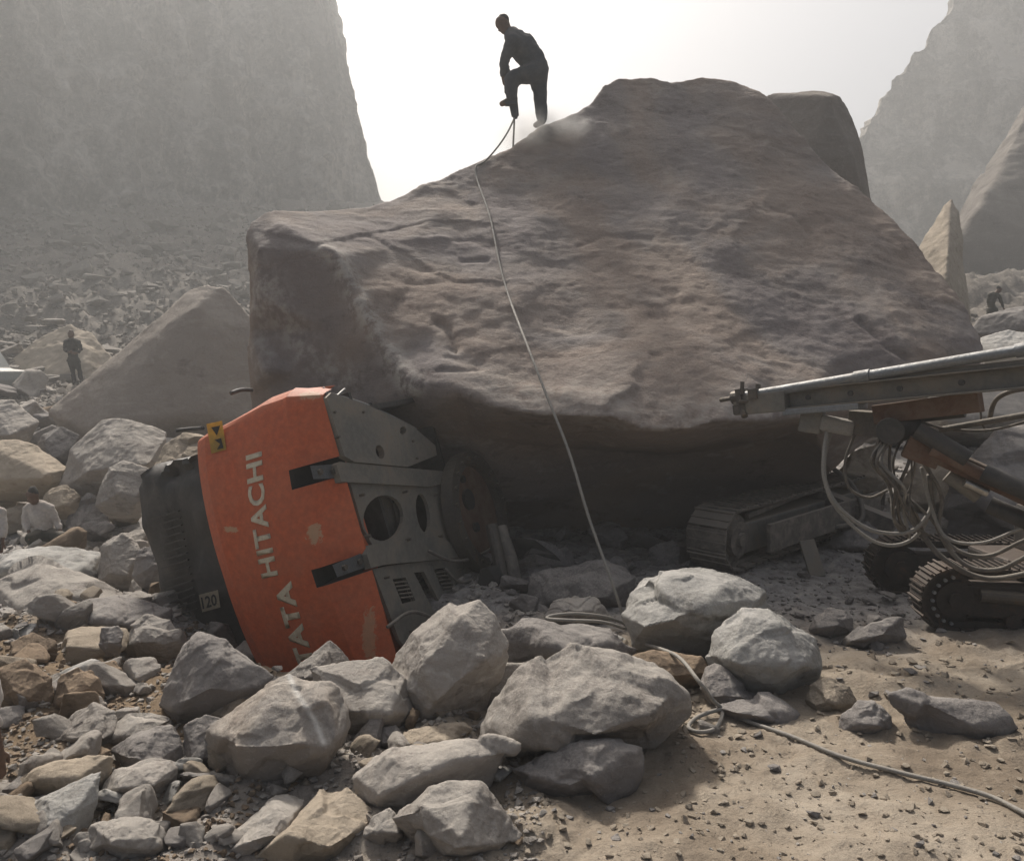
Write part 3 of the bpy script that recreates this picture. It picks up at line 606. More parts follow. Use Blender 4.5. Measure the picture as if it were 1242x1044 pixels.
 ('small dark stone under the streaked slab', [(452, 905), (462, 884), (480, 880), (492, 892), (488, 908), (468, 912)], dict(d=4.3, m=M_rockdk)),
 # right side behind the rig
 ('big dark triangular rock behind the drill boom', [(1148, 650), (1160, 590), (1182, 552), (1205, 526), (1245, 518), (1300, 530), (1320, 650), (1230, 665)], dict(d=9.6, m=M_rockdk, it=0)),
 ('tan block lying under the right end of the giant boulder', [(1008, 585), (1036, 548), (1068, 540), (1080, 556), (1078, 590), (1040, 605)], dict(d=10.2, m=M_rocktan)),
 ('pinkish boulder between the hose bundle and the dark triangular rock', [(1085, 640), (1092, 590), (1115, 560), (1150, 556), (1180, 580), (1170, 630), (1120, 650)], dict(d=10.8, m=M_rocktan)),
 ('pale flat slab under the drill beam at the right edge', [(1125, 520), (1135, 482), (1180, 468), (1240, 462), (1320, 468), (1330, 520), (1210, 535)], dict(d=14, m=M_rock)),
 ('grey smooth slab above the drill beam at the right edge', [(1186, 432), (1190, 408), (1215, 402), (1260, 404), (1300, 415), (1290, 440), (1215, 444)], dict(d=17, m=M_rockw, lean=.8)),
 ('dark long boulder at the right edge above the smooth slab', [(1178, 402), (1190, 386), (1225, 374), (1262, 368), (1300, 380), (1300, 408), (1210, 412)], dict(d=21, m=M_rockdk)),
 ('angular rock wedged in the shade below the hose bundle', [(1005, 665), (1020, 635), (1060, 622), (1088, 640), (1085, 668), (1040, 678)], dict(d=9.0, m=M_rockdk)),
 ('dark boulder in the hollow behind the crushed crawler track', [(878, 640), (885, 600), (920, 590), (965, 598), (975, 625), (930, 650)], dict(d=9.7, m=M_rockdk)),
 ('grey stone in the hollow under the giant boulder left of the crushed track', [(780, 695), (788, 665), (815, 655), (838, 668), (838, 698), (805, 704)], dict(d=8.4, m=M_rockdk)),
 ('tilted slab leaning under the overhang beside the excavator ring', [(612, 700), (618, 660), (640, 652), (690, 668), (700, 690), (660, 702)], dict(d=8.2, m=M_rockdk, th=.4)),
]
for lab, out, kw in RK:
    kw = dict(kw); big = any(k in lab for k in ('boulder',)) 
    rock(lab, out, name='rock', cat='rock', **kw)

# ================================================================== overturned excavator
def nrm(v): return Vector(v).normalized()
O_ = P(432, 622, 6.35)
Wx = nrm((-.27, .05, .96)); Fx = Vector((.37, .925, -.03)); Fx = (Fx - Wx * Fx.dot(Wx)).normalized(); Ux = Wx.cross(Fx)
def mw(f, u, w): return O_ + Fx * f + Ux * u + Wx * w
def mloc(px, py, ax=1, val=0.):
    r = ray(px, py); A = (Fx, Ux, Wx)[ax]; t = (val - (CAM - O_).dot(A)) / r.dot(A); p = CAM + r * t - O_
    return p.dot(Fx), p.dot(Ux), p.dot(Wx)
WB, WT = -1.62, 1.14; WC = (WB + WT) / 2; WH = (WT - WB) / 2
def bulge(w): t = (w - WC) / WH; return -.02 - .27 * max(0, 1 - t * t)
M_orange = paint('orange_paint', (.50, .080, .022), .5, 0, (.34, .22, .15), .42, 2.2, bump=.1)
M_orange.name = 'orange_paint'
M_belly = paint('grey_steel_plate', (.15, .145, .13), .6, .2, (.25, .215, .17), .85, 2.2, chips=(.12, .085, .06))
M_dark = paint('black_plastic', (.028, .027, .026), .55, 0, (.14, .125, .11), .4, 4)
M_steel = paint('worn_dark_steel', (.10, .09, .08), .55, .5, (.20, .17, .13), .5, 5, chips=(.12, .06, .03))
M_rust = paint('rusty_steel', (.13, .070, .045), .8, .1, (.25, .20, .15), .5, 6, chips=(.09, .035, .02))
M_track = paint('dusty_track_steel', (.13, .115, .10), .8, .2, (.32, .28, .235), .8, 6)
M_trackdk = paint('dark_track_steel', (.034, .029, .026), .7, .3, (.12, .09, .07), .45, 6, chips=(.07, .035, .02))
M_yellow = paint('yellow_sticker', (.62, .40, .03), .5, 0, dustamt=.25)
M_white = paint('white_letter_paint', (.62, .56, .42), .6, 0, (.45, .3, .2), .35, 8)
M_inkrecess = paint('ink_and_recess_black', (.02, .02, .02), .6, 0, dustamt=.1)
M_bright = paint('galvanised_steel', (.20, .215, .23), .5, .5, (.30, .28, .25), .45, 6)
M_rubber = paint('dusty_rubber_hose', (.10, .09, .08), .8, 0, (.26, .23, .19), .6, 10)
M_palehose = paint('pale_dusty_hose', (.24, .23, .21), .75, 0, (.30, .27, .23), .5, 10)
M_chrome = paint('chrome_rod', (.45, .44, .42), .3, .9, (.3, .27, .22), .35, 6)

X0 = mw(0, .5, WB); exc = thing('excavator', (X0.x, X0.y, min(X0.z, 0)), 'overturned excavator lying on its side with orange counterweight, crushed under the giant boulder', 'excavator')
def counterweight():
    prof = [(.30, .14), (.03, .12), (.0, 0), ('c', .28), ('r', .34), ('r', .52), ('r', .7), ('r', .9), ('r', 1.12), ('r2', 1.27), (.30, 1.29)]
    bm = bmesh.new(); rows = []
    n = 30; ws = [WC - WH * math.cos(math.pi * k / n) * 1.0 for k in range(n + 1)]
    for w_ in ws:
        t = abs((w_ - WC) / WH); endr = .16 * max(0, (t - .93) / .07) ** 2
        row = []
        for f, u in prof:
            if f == 'c': f = bulge(w_) * .75 - .05
            elif f == 'r': f = bulge(w_) - .05 * (0 if u < .4 else 1)
            elif f == 'r2': f = bulge(w_) + .02
            tt = max(0, (w_ - WC) / WH)
            row.append(bm.verts.new(mw(f + endr, u * (1 + .06 * tt), w_ - float(np.interp(u, [0, .12, .28, .5, .8, 1.3], [.10, .05, .0, .01, .08, .17])) * tt ** 8)))
        rows.append(row)
    for a, b in zip(rows, rows[1:]):
        for k in range(len(prof)): bm.faces.new((a[k], a[(k + 1) % len(prof)], b[(k + 1) % len(prof)], b[k]))
    bm.faces.new(rows[0][::-1]); bm.faces.new(rows[-1]); bmesh.ops.recalc_face_normals(bm, faces=bm.faces)
    me = bpy.data.meshes.new('counterweight'); bm.to_mesh(me); bm.free()
    me.materials.append(M_orange)
    me = apply_mods(me, [('BEVEL', dict(width=.05, segments=4, limit_method='ANGLE', angle_limit=R(28)))])
    # two lifting notches; their walls are coloured black to paint in the recess shade
    cb = bmesh.new()
    for (pa, pb) in (((372, 556), (408, 587)), ((402, 674), (444, 703))):
        _, _, wa = mloc((pa[0] + pb[0]) / 2, pa[1] + 2, 0, -.12); _, _, wb = mloc((pa[0] + pb[0]) / 2, pb[1] - 2, 0, -.12)
        c = mw(-.05, .05, (wa + wb) / 2); B = Matrix((Fx, Ux, Wx)).transposed().to_4x4()
        box(cb, c, (.62, .62, abs(wa - wb) * .92), basis=B)
        NOT.append((wa + wb) / 2)
    cm = bpy.data.meshes.new('cut'); cb.to_mesh(cm); cb.free(); cm.materials.append(M_inkrecess); co = bpy.data.objects.new('cut', cm); COL.objects.link(co)
    me = apply_mods(me, [('BOOLEAN', dict(operation='DIFFERENCE', solver='EXACT', object=co, material_mode='TRANSFER'))])
    bpy.data.objects.remove(co)
    p = coords(me)
    smooth(me, False)
    o = link('counterweight', me, M_orange, exc)
    smooth(me); me.set_sharp_from_angle(angle=R(17)); return o
NOT = []
cw = counterweight()
tag(cw, 'curved orange counterweight with cream lettering')
rl = root_loc(cw)
M_orange2 = paint('scratched_orange_paint', (.50, .098, .028), .62, 0, (.36, .20, .13), .26, 2.2, bump=.1,
    scratch=[(tuple(mw(*mloc(380, 648, 0, -.28)) - rl), (.07, .24, .10), .7), (tuple(mw(*mloc(283, 641, 0, -.28)) - rl), (.09, .2, .03), .7),
             (tuple(mw(*mloc(372, 480, 0, -.1)) - rl), (.12, .3, .05), .6), (tuple(mw(*mloc(448, 770, 0, -.1)) - rl), (.06, .4, .26), .5)])
cw.data.materials[0] = M_orange2
def onrear(px, py, eps=0.004):
    f = -.25
    for _ in range(6):
        a = mloc(px, py, 0, f); f = bulge(a[2]) - .05
    return a
def lettering(txt, pa, pb, height, name, mat_, flip=False, bold=.012, stretch=1.0, eps=.004, root=None):
    """text running from pixel pa to pixel pb on the rear face, letters' tops pointing to machine up"""
    cu = bpy.data.curves.new('txt', 'FONT'); cu.body = txt; cu.size = 1; cu.offset = bold; cu.resolution_u = 3; cu.space_character = 1.06
    to = bpy.data.objects.new('txt', cu); COL.objects.link(to)
    dg = bpy.context.evaluated_depsgraph_get(); me = bpy.data.meshes.new_from_object(to.evaluated_get(dg)); bpy.data.objects.remove(to)
    bm = bmesh.new(); bm.from_mesh(me)
    bmesh.ops.triangulate(bm, faces=bm.faces); bmesh.ops.subdivide_edges(bm, edges=[e for e in bm.edges if e.calc_length() > .3], cuts=3)
    xs = [v.co.x for v in bm.verts]; x0, x1 = min(xs), max(xs); ys = [v.co.y for v in bm.verts]; y1 = max(ys)
    A = onrear(*pa); B = onrear(*pb)
    for v in bm.verts:
        t = (v.co.x - x0) / (x1 - x0); w_ = A[2] + (B[2] - A[2]) * t; u = A[1] + (B[1] - A[1]) * t + v.co.y / y1 * height
        v.co = mw(bulge(w_) - .05 - eps, u, w_)
    bmesh.ops.solidify(bm, geom=bm.faces[:], thickness=.003)
    bm.to_mesh(me); bm.free(); return link(name, me, mat_, root or cw)
lettering('HITACHI', (337, 697), (317, 547), .165, 'lettering', M_white, bold=.028)
lettering('TATA', (383, 806), (352, 704), .165, 'lettering', M_white, bold=.045)
def plate(name, pxs, m, off, root, thick=.004, bot=None):
    pts = [onrear(*q) for q in pxs]
    bm = bmesh.new(); vs = [bm.verts.new(mw(bulge(a[2]) - .05 - off, a[1], a[2])) for a in pts]
    bm.faces.new(vs); bmesh.ops.solidify(bm, geom=bm.faces[:], thickness=thick); return obj(name, bm, m, root)
st = plate('warning_sticker', [(251, 514), (270, 510), (275, 545), (257, 550)], M_yellow, .006, cw)
tag(st, 'yellow warning sticker with black marks')
plate('sticker_mark', [(257, 518), (268, 516), (264, 528)], M_inkrecess, .010, st, .002)
plate('sticker_mark', [(261, 533), (269, 531), (272, 543), (264, 545), (268, 538)], M_inkrecess, .010, st, .002)

# black engine hood beside the counterweight
def hood():
    bm = bmesh.new()
    nU, nW = 26, 46; w0, w1 = -1.75, .86
    def fr(i, j):
        a = i / nU; w_ = w0 + (w1 - w0) * j / nW
        top = .0
        u = 1.20 + (2.36 - 1.20) * a
        f = .10 + bulge(w_) * .45 + .10 * a * a
        return f, u, w_
    p = []
    for i in range(nU + 1):
        for j in range(nW + 1): p.append(fr(i, j))
    q = np.array([mw(*a) for a in p]); dn = fbm(q * 2.3, 4); cr = ridged(q * 1.9 + 4, 3)
    gr = []
    for k, (f, u, w_) in enumerate(p):
        e = max(0, (w_ - .62) / .24); f2 = f + .05 * dn[k] + .14 * e * abs(dn[k]) * 2; u2 = u - .06 * e * cr[k]; w2 = w_ - .10 * e * abs(cr[k]) + .10 * (u - 1.2) * e
        gr.append(bm.verts.new(mw(f2, u2, w2)))
    m_ = nW + 1
    for i in range(nU):
        for j in range(nW): bm.faces.new((gr[i * m_ + j], gr[(i + 1) * m_ + j], gr[(i + 1) * m_ + j + 1], gr[i * m_ + j + 1]))
    bmesh.ops.recalc_face_normals(bm, faces=bm.faces)
    # extrude skirt backwards
    be = [e for e in bm.edges if e.is_boundary]; r = bmesh.ops.extrude_edge_only(bm, edges=be)
    nv = [v for v in r['geom'] if isinstance(v, bmesh.types.BMVert)]
    bmesh.ops.translate(bm, verts=nv, vec=Fx * 1.3)
    h = obj('engine_hood', bm, M_dark, exc, sm=True); h.data.set_sharp_from_angle(angle=R(40)); return h
hd = hood(); tag(hd, 'dented black engine hood with crumpled top edge')
def hoodpt(px, py, off):
    f = .05
    for _ in range(6):
        a = mloc(px, py, 0, f); t = (a[1] - 1.2) / 1.16; f = .10 + bulge(a[2]) * .45 + .10 * t * t
    return mw(f - off, a[1], a[2])
def quad(name, pts, m, root, thick=.004):
    bm = bmesh.new(); bm.faces.new([bm.verts.new(p) for p in pts]); bmesh.ops.solidify(bm, geom=bm.faces[:], thickness=thick); return obj(name, bm, m, root)
bm = bmesh.new()
for k in range(15):                                                     # louvre ribs on the hood
    t = k / 14; a = hoodpt(188 + 27 * t, 628 + 118 * t, .045); b = hoodpt(222 + 22 * t, 618 + 118 * t, .045)
    box(bm, (a + b) / 2, ((b - a).length, .025, .014), basis=Matrix(((b - a).normalized(), (b - a).normalized().cross(Wx).normalized(), Wx)).transposed().to_4x4())
obj('louvre_grille', bm, M_dark, hd)
lp = [hoodpt(*q, .05) for q in ((246, 719), (269, 713), (272, 734), (250, 740))]
ls = quad('number_sticker', lp, M_white, hd); tag(ls, 'small cream sticker reading 120')
def flat_text(txt, pts, m, root, name, fill=.8, bold=.02, off=.004):
    cu = bpy.data.curves.new('txt', 'FONT'); cu.body = txt; cu.size = 1; cu.offset = bold; cu.resolution_u = 2
    to = bpy.data.objects.new('txt', cu); COL.objects.link(to)
    dg = bpy.context.evaluated_depsgraph_get(); me = bpy.data.meshes.new_from_object(to.evaluated_get(dg)); bpy.data.objects.remove(to)
    p = coords(me); mn = p.min(0); mx = p.max(0); t = (p - mn) / np.maximum(mx - mn, 1e-6); t = .5 + (t - .5) * np.array([fill, fill * .85, 1])
    tl, tr, br, bl = [np.array(q) for q in pts]
    n = np.cross(tr - tl, bl - tl); n /= np.linalg.norm(n); 
    if n[1] > 0: n = -n
    q = (tl[None] * ((1 - t[:, :1]) * t[:, 1:2]) + tr[None] * (t[:, :1] * t[:, 1:2]) + br[None] * (t[:, :1] * (1 - t[:, 1:2])) + bl[None] * ((1 - t[:, :1]) * (1 - t[:, 1:2]))) + n * off
    setco(me, q); return link(name, me, m, root)
flat_text('120', lp, M_inkrecess, ls, 'sticker_number', off=.007)

# belly plates: traced on the plane U = 0
def bel(px, py, u=0.): return mloc(px, py, 1, u)
def belly_plate(name, outline, holes, m, u=0., thick=.035, root=None, label=None):
    V, E_ = [], []
    def add(poly):
        b = len(V); V.extend([Vector((a[0], a[2])) for a in poly]); E_.extend([(b + i, b + (i + 1) % len(poly)) for i in range(len(poly))])
    add([bel(*q, u) for q in outline])
    hs_ = []
    for h in holes:
        b = len(V); pl_ = [bel(*q, u) for q in h]; add(pl_); hs_.append([Vector((a[0], a[2])) for a in pl_])
    vs, es, fs, *_ = geometry.delaunay_2d_cdt(V, E_, [], 0, 1e-5)
    O2 = [Vector((bel(*q, u)[0], bel(*q, u)[2])) for q in outline]
    def inside(p, poly):
        c = False; n = len(poly)
        for i in range(n):
            a, b = poly[i], poly[i - 1]
            if (a.y > p.y) != (b.y > p.y) and p.x < (b.x - a.x) * (p.y - a.y) / (b.y - a.y) + a.x: c = not c
        return c
    bm = bmesh.new(); A = [bm.verts.new(mw(v.x, u, v.y)) for v in vs]
    for f in fs:
        c = (vs[f[0]] + vs[f[1]] + vs[f[2]]) / 3
        if inside(c, O2) and not any(inside(c, h) for h in hs_): bm.faces.new([A[k] for k in f])
    for v in [v for v in bm.verts if not v.link_faces]: bm.verts.remove(v)
    bmesh.ops.recalc_face_normals(bm, faces=bm.faces)
    f0 = bm.faces[:] ; f0[0].normal_update()
    if f0[0].normal.dot(Ux) > 0: bmesh.ops.reverse_faces(bm, faces=f0)
    bmesh.ops.solidify(bm, geom=bm.faces[:], thickness=thick)
    o = obj(name, bm, m, root or exc)
    if label: tag(o, label)
    return o
def ell(cx, cy, rx, ry, n=22, rot=0.):
    return [(cx + rx * math.cos(a) * math.cos(rot) - ry * math.sin(a) * math.sin(rot), cy + rx * math.cos(a) * math.sin(rot) + ry * math.sin(a) * math.cos(rot)) for a in [2 * math.pi * k / n for k in range(n)]]
belly_plate('belly_plate', [(425, 586), (520, 588), (545, 572), (560, 600), (590, 668), (560, 690), (530, 655), (452, 661), (440, 640)],
            [ell(465, 628, 24, 28, rot=.25), ell(513, 622, 8, 24, 16, rot=-.15)], M_belly, 0.02, label='grey belly plate with a big oval hole and a slot')
tp = belly_plate('upper_cover', [(396, 482), (402, 476), (448, 492), (500, 516), (528, 540), (530, 552), (495, 566), (430, 560), (418, 553)], [ell(461, 548, 5, 9, 12, rot=-.3), ell(489, 522, 4, 5, 10)], M_belly, -.03, .06, label='pale upper cover panel bent outward')
belly_plate('rail', [(408, 563), (412, 560), (545, 572), (548, 584), (520, 590), (414, 584)], [], M_belly, -.015, .06, label='upper frame rail')
belly_plate('rail', [(445, 672), (446, 661), (530, 650), (570, 668), (560, 676), (470, 684), (450, 689)], [], M_belly, -.015, .06, label='lower frame rail')
lc = belly_plate('lower_cover', [(452, 690), (470, 686), (558, 676), (585, 710), (600, 760), (560, 800), (510, 812), (484, 775)],
            [[(476, 702), (492, 700), (504, 728), (488, 732)], [(502, 694), (514, 693), (538, 740), (528, 745)], [(526, 690), (541, 688), (552, 714), (537, 716)]], M_belly, 0.02, label='lower cover with three vent openings')
bm = bmesh.new()                                                        # vent slats inside the first and third opening
for (qa, qb) in (((476, 702), (492, 700)), ((526, 690), (541, 688))):
    for k in range(1, 6):
        a = bel(qa[0] + 2 * k, qa[1] + 4.6 * k, .03); b = bel(qb[0] + 2 * k, qb[1] + 4.6 * k, .03)
        cyl(bm, mw(a[0], .03, a[2]), mw(b[0], .03, b[2]), .008, seg=6)
obj('vent_slats', bm, M_belly, lc)
for (qa, qb, qc, qd) in (((383, 563), (412, 561), (415, 578), (387, 579)), ((410, 683), (444, 669), (449, 686), (416, 698))):
    pts = [mw(*bel(*q, .0)) + Ux * .04 - Fx * .02 for q in (qa, qb, qc, qd)]
    tongue = quad('bracket', pts, M_bright, exc, .04)
    for t in (.3, .85):
        c = (pts[0] * (1 - t) + pts[1] * t + pts[3] * (1 - t) + pts[2] * t) / 2 - Ux * .005
        bm = bmesh.new(); cyl(bm, c + Ux * .02, c - Ux * .02, .026, seg=6); obj('bolt', bm, M_steel, tongue)
    tongue.name = 'bracket'
for (bx_, by_, r_) in ((405, 500, .012), (410, 530, .012), (440, 500, .012), (500, 535, .014), (505, 556, .012), (440, 600, .014), (447, 650, .014), (492, 596, .014), (496, 654, .014), (530, 600, .014), (535, 650, .014), (470, 700, .012), (500, 765, .012), (560, 690, .012)):
    a_ = bel(bx_, by_, -.03); bm = bmesh.new(); cyl(bm, mw(a_[0], .0, a_[2]), mw(a_[0], -.05, a_[2]), r_, seg=6); obj('bolt', bm, M_steel, exc)
for q_ in (((540, 690), (560, 706), (590, 700), (612, 716)), ((520, 668), (548, 680), (575, 676), (604, 660)), ((470, 760), (500, 742), (540, 752), (580, 740))):
    bm = bmesh.new(); tube(bm, [mw(*bel(x, y, -.09 - .03 * math.sin(x))) for x, y in q_], .016, 6, 7); obj('hydraulic_hose', bm, M_rubber, exc, sm=True)
# house frame behind the plates (walls of the cavity), engine lumps seen through the oval hole
bm = bmesh.new(); BF = Matrix((Fx, Ux, Wx)).transposed().to_4x4()
box(bm, mw(1.25, 1.12, WC + .1), (1.4, .06, 2.3), basis=BF)
box(bm, mw(.56, .60, WC + .1), (.04, 1.0, 2.3), basis=BF); box(bm, mw(1.95, .60, WC + .1), (.05, 1.0, 2.2), basis=BF)
box(bm, mw(1.25, .58, WT - .30), (1.3, 1.0, .05), basis=BF); box(bm, mw(1.25, .62, WB + .2), (1.3, 1.0, .05), basis=BF)
box(bm, mw(1.2, .62, .36), (1.2, .95, .04), basis=BF); box(bm, mw(1.2, .62, -.62), (1.2, .95, .04), basis=BF)
obj('house_frame', bm, M_dark, exc)
bm = bmesh.new(); c = mw(*bel(470, 630, .22)); cyl(bm, c - Wx * .25, c + Wx * .25, .09, seg=20); c = mw(*bel(458, 622, .18)); cyl(bm, c - Wx * .3, c + Wx * .2, .045, seg=14)
cyl(bm, mw(*bel(478, 610, .1)), mw(*bel(488, 650, .1)), .02, seg=8)
obj('engine_part', bm, M_steel, exc, sm=False)
# slew ring
c0 = mw(*bel(572, 622, -.02)); 
bm = bmesh.new()
ax = Ux
def ringbm(bm, c, r0, r1, h, seg=56):
    ca = Fx; cb = Wx
    for k in range(seg):
        a0, a1 = 2 * math.pi * k / seg, 2 * math.pi * (k + 1) / seg
        def q(r, a, z): return c + (ca * math.cos(a) + cb * math.sin(a)) * r - Ux * z
        v = [bm.verts.new(q(*x)) for x in ((r0, a0, 0), (r1, a0, 0), (r1, a0, h), (r0, a0, h), (r0, a1, 0), (r1, a1, 0), (r1, a1, h), (r0, a1, h))]
        for f in ((2, 3, 7, 6), (1, 2, 6, 5), (3, 0, 4, 7)): bm.faces.new([v[i] for i in f])
    bmesh.ops.remove_doubles(bm, verts=bm.verts, dist=1e-4)
ringbm(bm, c0, .50, .64, .13); 
sr = obj('slew_ring', bm, M_steel, exc, sm=False); tag(sr, 'round slewing ring with a dark hollow centre')
bm = bmesh.new(); cyl(bm, c0 - Ux * .02, c0 - Ux * .05, .51, seg=40); obj('ring_plate', bm, M_rust, sr)
bm = bmesh.new()
for k in range(20):
    a = 2 * math.pi * k / 20; q = c0 + (Fx * math.cos(a) + Wx * math.sin(a)) * .57; cyl(bm, q - Ux * .12, q - Ux * .16, .022, seg=6)
obj('bolt_circle', bm, M_steel, sr)
q = c0 + Wx * .16 - Fx * .12
for dq, r_ in ((Vector((0, 0, 0)), .11), (-Wx * .3, .05), (Wx * .22, .04)):
    bm = bmesh.new(); cyl(bm, q + dq - Ux * .04, q + dq - Ux * .085, r_, seg=20); obj('swivel_joint', bm, M_inkrecess, sr)
# crushed leg of the undercarriage and torn sheet metal right of the ring
bm = bmesh.new(); tube(bm, [P(606, 640, 7.8), P(622, 690, 7.6), P(632, 748, 7.5)], .075, 4, 10); obj('hydraulic_hose', bm, M_rubber, exc, sm=True)
bm = bmesh.new(); a = P(596, 636, 7.7); b = P(620, 752, 7.4); cyl(bm, a, b, .06, seg=12); obj('axle_tube', bm, M_steel, exc)
bm = bmesh.new()
for (pts_, dd) in (([(583, 690), (606, 680), (640, 760), (600, 790), (575, 740)], 7.55), ([(612, 650), (650, 655), (680, 680), (640, 672), (618, 690)], 7.9)):
    bm.faces.new([bm.verts.new(P(x, y, dd + .12 * math.sin(x))) for x, y in pts_])
bmesh.ops.triangulate(bm, faces=bm.faces); bmesh.ops.subdivide_edges(bm, edges=bm.edges, cuts=3)
for v in bm.verts: v.co += Vector((random.gauss(0, .012), random.gauss(0, .03), random.gauss(0, .012)))
bmesh.ops.solidify(bm, geom=bm.faces[:], thickness=.01); obj('torn_sheet_metal', bm, M_dark, exc)
# thin twisted trim at the top edge
bm = bmesh.new(); tube(bm, [P(392, 470, 6.6), P(404, 482, 6.65), P(418, 472, 6.9)], .012, 6, 6); tube(bm, [P(394, 474, 6.6), P(410, 520, 6.55), P(420, 556, 6.5)], .012, 6, 6)
tube(bm, [P(404, 478, 6.7), P(450, 493, 7.3), P(505, 520, 7.9)], .012, 6, 6)
obj('bent_trim', bm, M_bright, exc, sm=True)
bm = bmesh.new(); tube(bm, [P(280, 477, 7.1), P(292, 473, 7.2), P(306, 473, 7.3)], .02, 4, 6); tube(bm, [P(214, 522, 7.6), P(232, 520, 7.6), P(246, 519, 7.5)], .02, 4, 6)
obj('handrail', bm, M_dark, exc, sm=True)

# ================================================================== crawler track builder
def crawler(root, A, B, hgt, wid, side, mt, shoes=34, rust=None, z_up=Vector((0, 0, 1)), name_belt='track_belt', toothed=True):
    """A = front centre of near face, B = rear centre, side = unit vector pointing to the far face"""
    D = (B - A); Ln = D.length; D.normalize(); U = (z_up - D * z_up.dot(D)).normalized(); r = hgt / 2
    per = 2 * Ln + 2 * math.pi * r; bm = bmesh.new()
    def at(s):
        s %= per
        if s < Ln: return A + U * r + D * s, U, D
        s -= Ln
        if s < math.pi * r: a = s / r; return B + (U * math.cos(a) + D * math.sin(a)) * r, (U * math.cos(a) + D * math.sin(a)), (D * math.cos(a) - U * math.sin(a))
        s -= math.pi * r
        if s < Ln: return B - U * r - D * s, -U, -D
        s -= Ln; a = s / r
        return A + (-U * math.cos(a) - D * math.sin(a)) * r, (-U * math.cos(a) - D * math.sin(a)), (-D * math.cos(a) + U * math.sin(a))
    st_ = per / shoes
    for k in range(shoes):
        p, n, t = at(k * st_); B4 = Matrix((t, side, n)).transposed().to_4x4(); sag = 0
        c = p + side * wid / 2
        box(bm, c - n * .018, (st_ * .90, wid, .022), basis=B4)
        box(bm, c + n * .008 + t * st_ * .3, (.016, wid, .020), basis=B4); box(bm, c + n * .004 - t * st_ * .1, (.014, wid, .016), basis=B4)
        for q in (.25, .75): box(bm, p + side * wid * q - n * .055, (st_ * .98, .035, .05), basis=B4)
    obj(name_belt, bm, mt, root)
    for (c, nm) in ((A, 'idler_wheel'), (B, 'drive_sprocket')):
        bm = bmesh.new(); cyl(bm, c + side * wid * .04, c + side * wid * .96, r * .55, seg=28); cyl(bm, c - side * .005, c + side * wid, r * .72, seg=28) if False else None
        cyl(bm, c + side * wid * .2, c + side * wid * .8, r - .075, seg=28); cyl(bm, c - side * .02, c + side * .1, r * .22, seg=16)
        w_ = obj(nm, bm, mt, root)
    bm = bmesh.new(); m_ = (A + B) / 2
    B4 = Matrix((D, side, U)).transposed().to_4x4()
    box(bm, m_ + side * wid * .5 - U * r * .05, (Ln - r * .7, wid * .8, hgt * .50), basis=B4)
    obj('track_frame', bm, rust or mt, root, bevel=.02)
    for k in range(4):
        c = A + D * Ln * (.2 + .2 * k) - U * (r - .10); bm = bmesh.new(); cyl(bm, c + side * .01, c + side * wid * .98, .06, seg=16); obj('track_roller', bm, mt, root)
    return at, U, D

# crushed crawler machine under the right end of the boulder
A = P(900, 661, 8.0); A.z = .36; B = P(1062, 605, 10.3); B.z = .42
cr = thing('crawler_undercarriage', (A.x, A.y, 0), 'dust covered crawler track lying crushed under the right end of the giant boulder', 'crawler track')
Dk = (B - A).normalized(); side = Vector((-Dk.y, Dk.x, 0)).normalized()
if side.x > 0: side = -side
crawler(cr, A, B, .66, .46, side, M_track, 36, M_belly)
def boxp(name, a, b, w_, h_, m, root, up=Vector((0, 0, 1)), bevel=.008):
    a = Vector(a); b = Vector(b); D = (b - a).normalized(); s_ = D.cross(up).normalized(); u_ = s_.cross(D)
    bm = bmesh.new(); box(bm, (a + b) / 2, ((b - a).length, w_, h_), basis=Matrix((D, s_, u_)).transposed().to_4x4()); return obj(name, bm, m, root, bevel=bevel)
boxp('side_plate', P(932, 653, 8.05), P(1066, 610, 9.6), .05, .30, M_track, cr)
boxp('carrier_bar', P(906, 626, 8.25), P(1014, 582, 9.9), .05, .05, M_track, cr)
boxp('torn_bracket', P(978, 655, 8.2), P(992, 700, 8.0), .16, .04, M_belly, cr, Vector((0, 1, 0)))
bm = bmesh.new(); tube(bm, [P(1000, 560, 9.4), P(1035, 590, 9.3), P(1045, 630, 9.0), P(1010, 640, 8.9)], .03, 6, 8); obj('hydraulic_hose', bm, M_rubber, cr, sm=True)
boxp('cross_beam', P(985, 600, 9.6), P(1085, 640, 9.0), .22, .22, M_track, cr)

# ================================================================== drill rig
RG = Vector((3.9, 5.9, 0)); rig = thing('drill_rig', RG, 'crawler rock drill rig at the right edge with long feed beam, boom and tangled hoses', 'drill rig')
A = P(1160, 728, 6.15); A.z = .27; B = A + Vector((2.2, -.28, 0)); Dn = (B - A).normalized(); side = Vector((-Dn.y, Dn.x, 0))
crawler(rig, A, B, .53, .26, side, M_trackdk, 52, M_trackdk)
A2 = A + side * 1.05 + Dn * -.05; crawler(rig, A2, A2 + Dn * 2.2, .53, .26, side, M_trackdk, 52, M_trackdk)
cA = A + side * .66 + Dn * 1.25
bm = bmesh.new(); box(bm, cA + Vector((.1, 0, .12)), (1.7, .75, .28)); box(bm, cA + Vector((.2, 0, .45)), (1.2, .55, .42)); 
obj('chassis', bm, M_trackdk, rig, bevel=.03)
bm = bmesh.new(); box(bm, cA + Vector((.75, 0, .85)), (.9, .9, .75)); obj('engine_box', bm, M_rust, rig, bevel=.05)
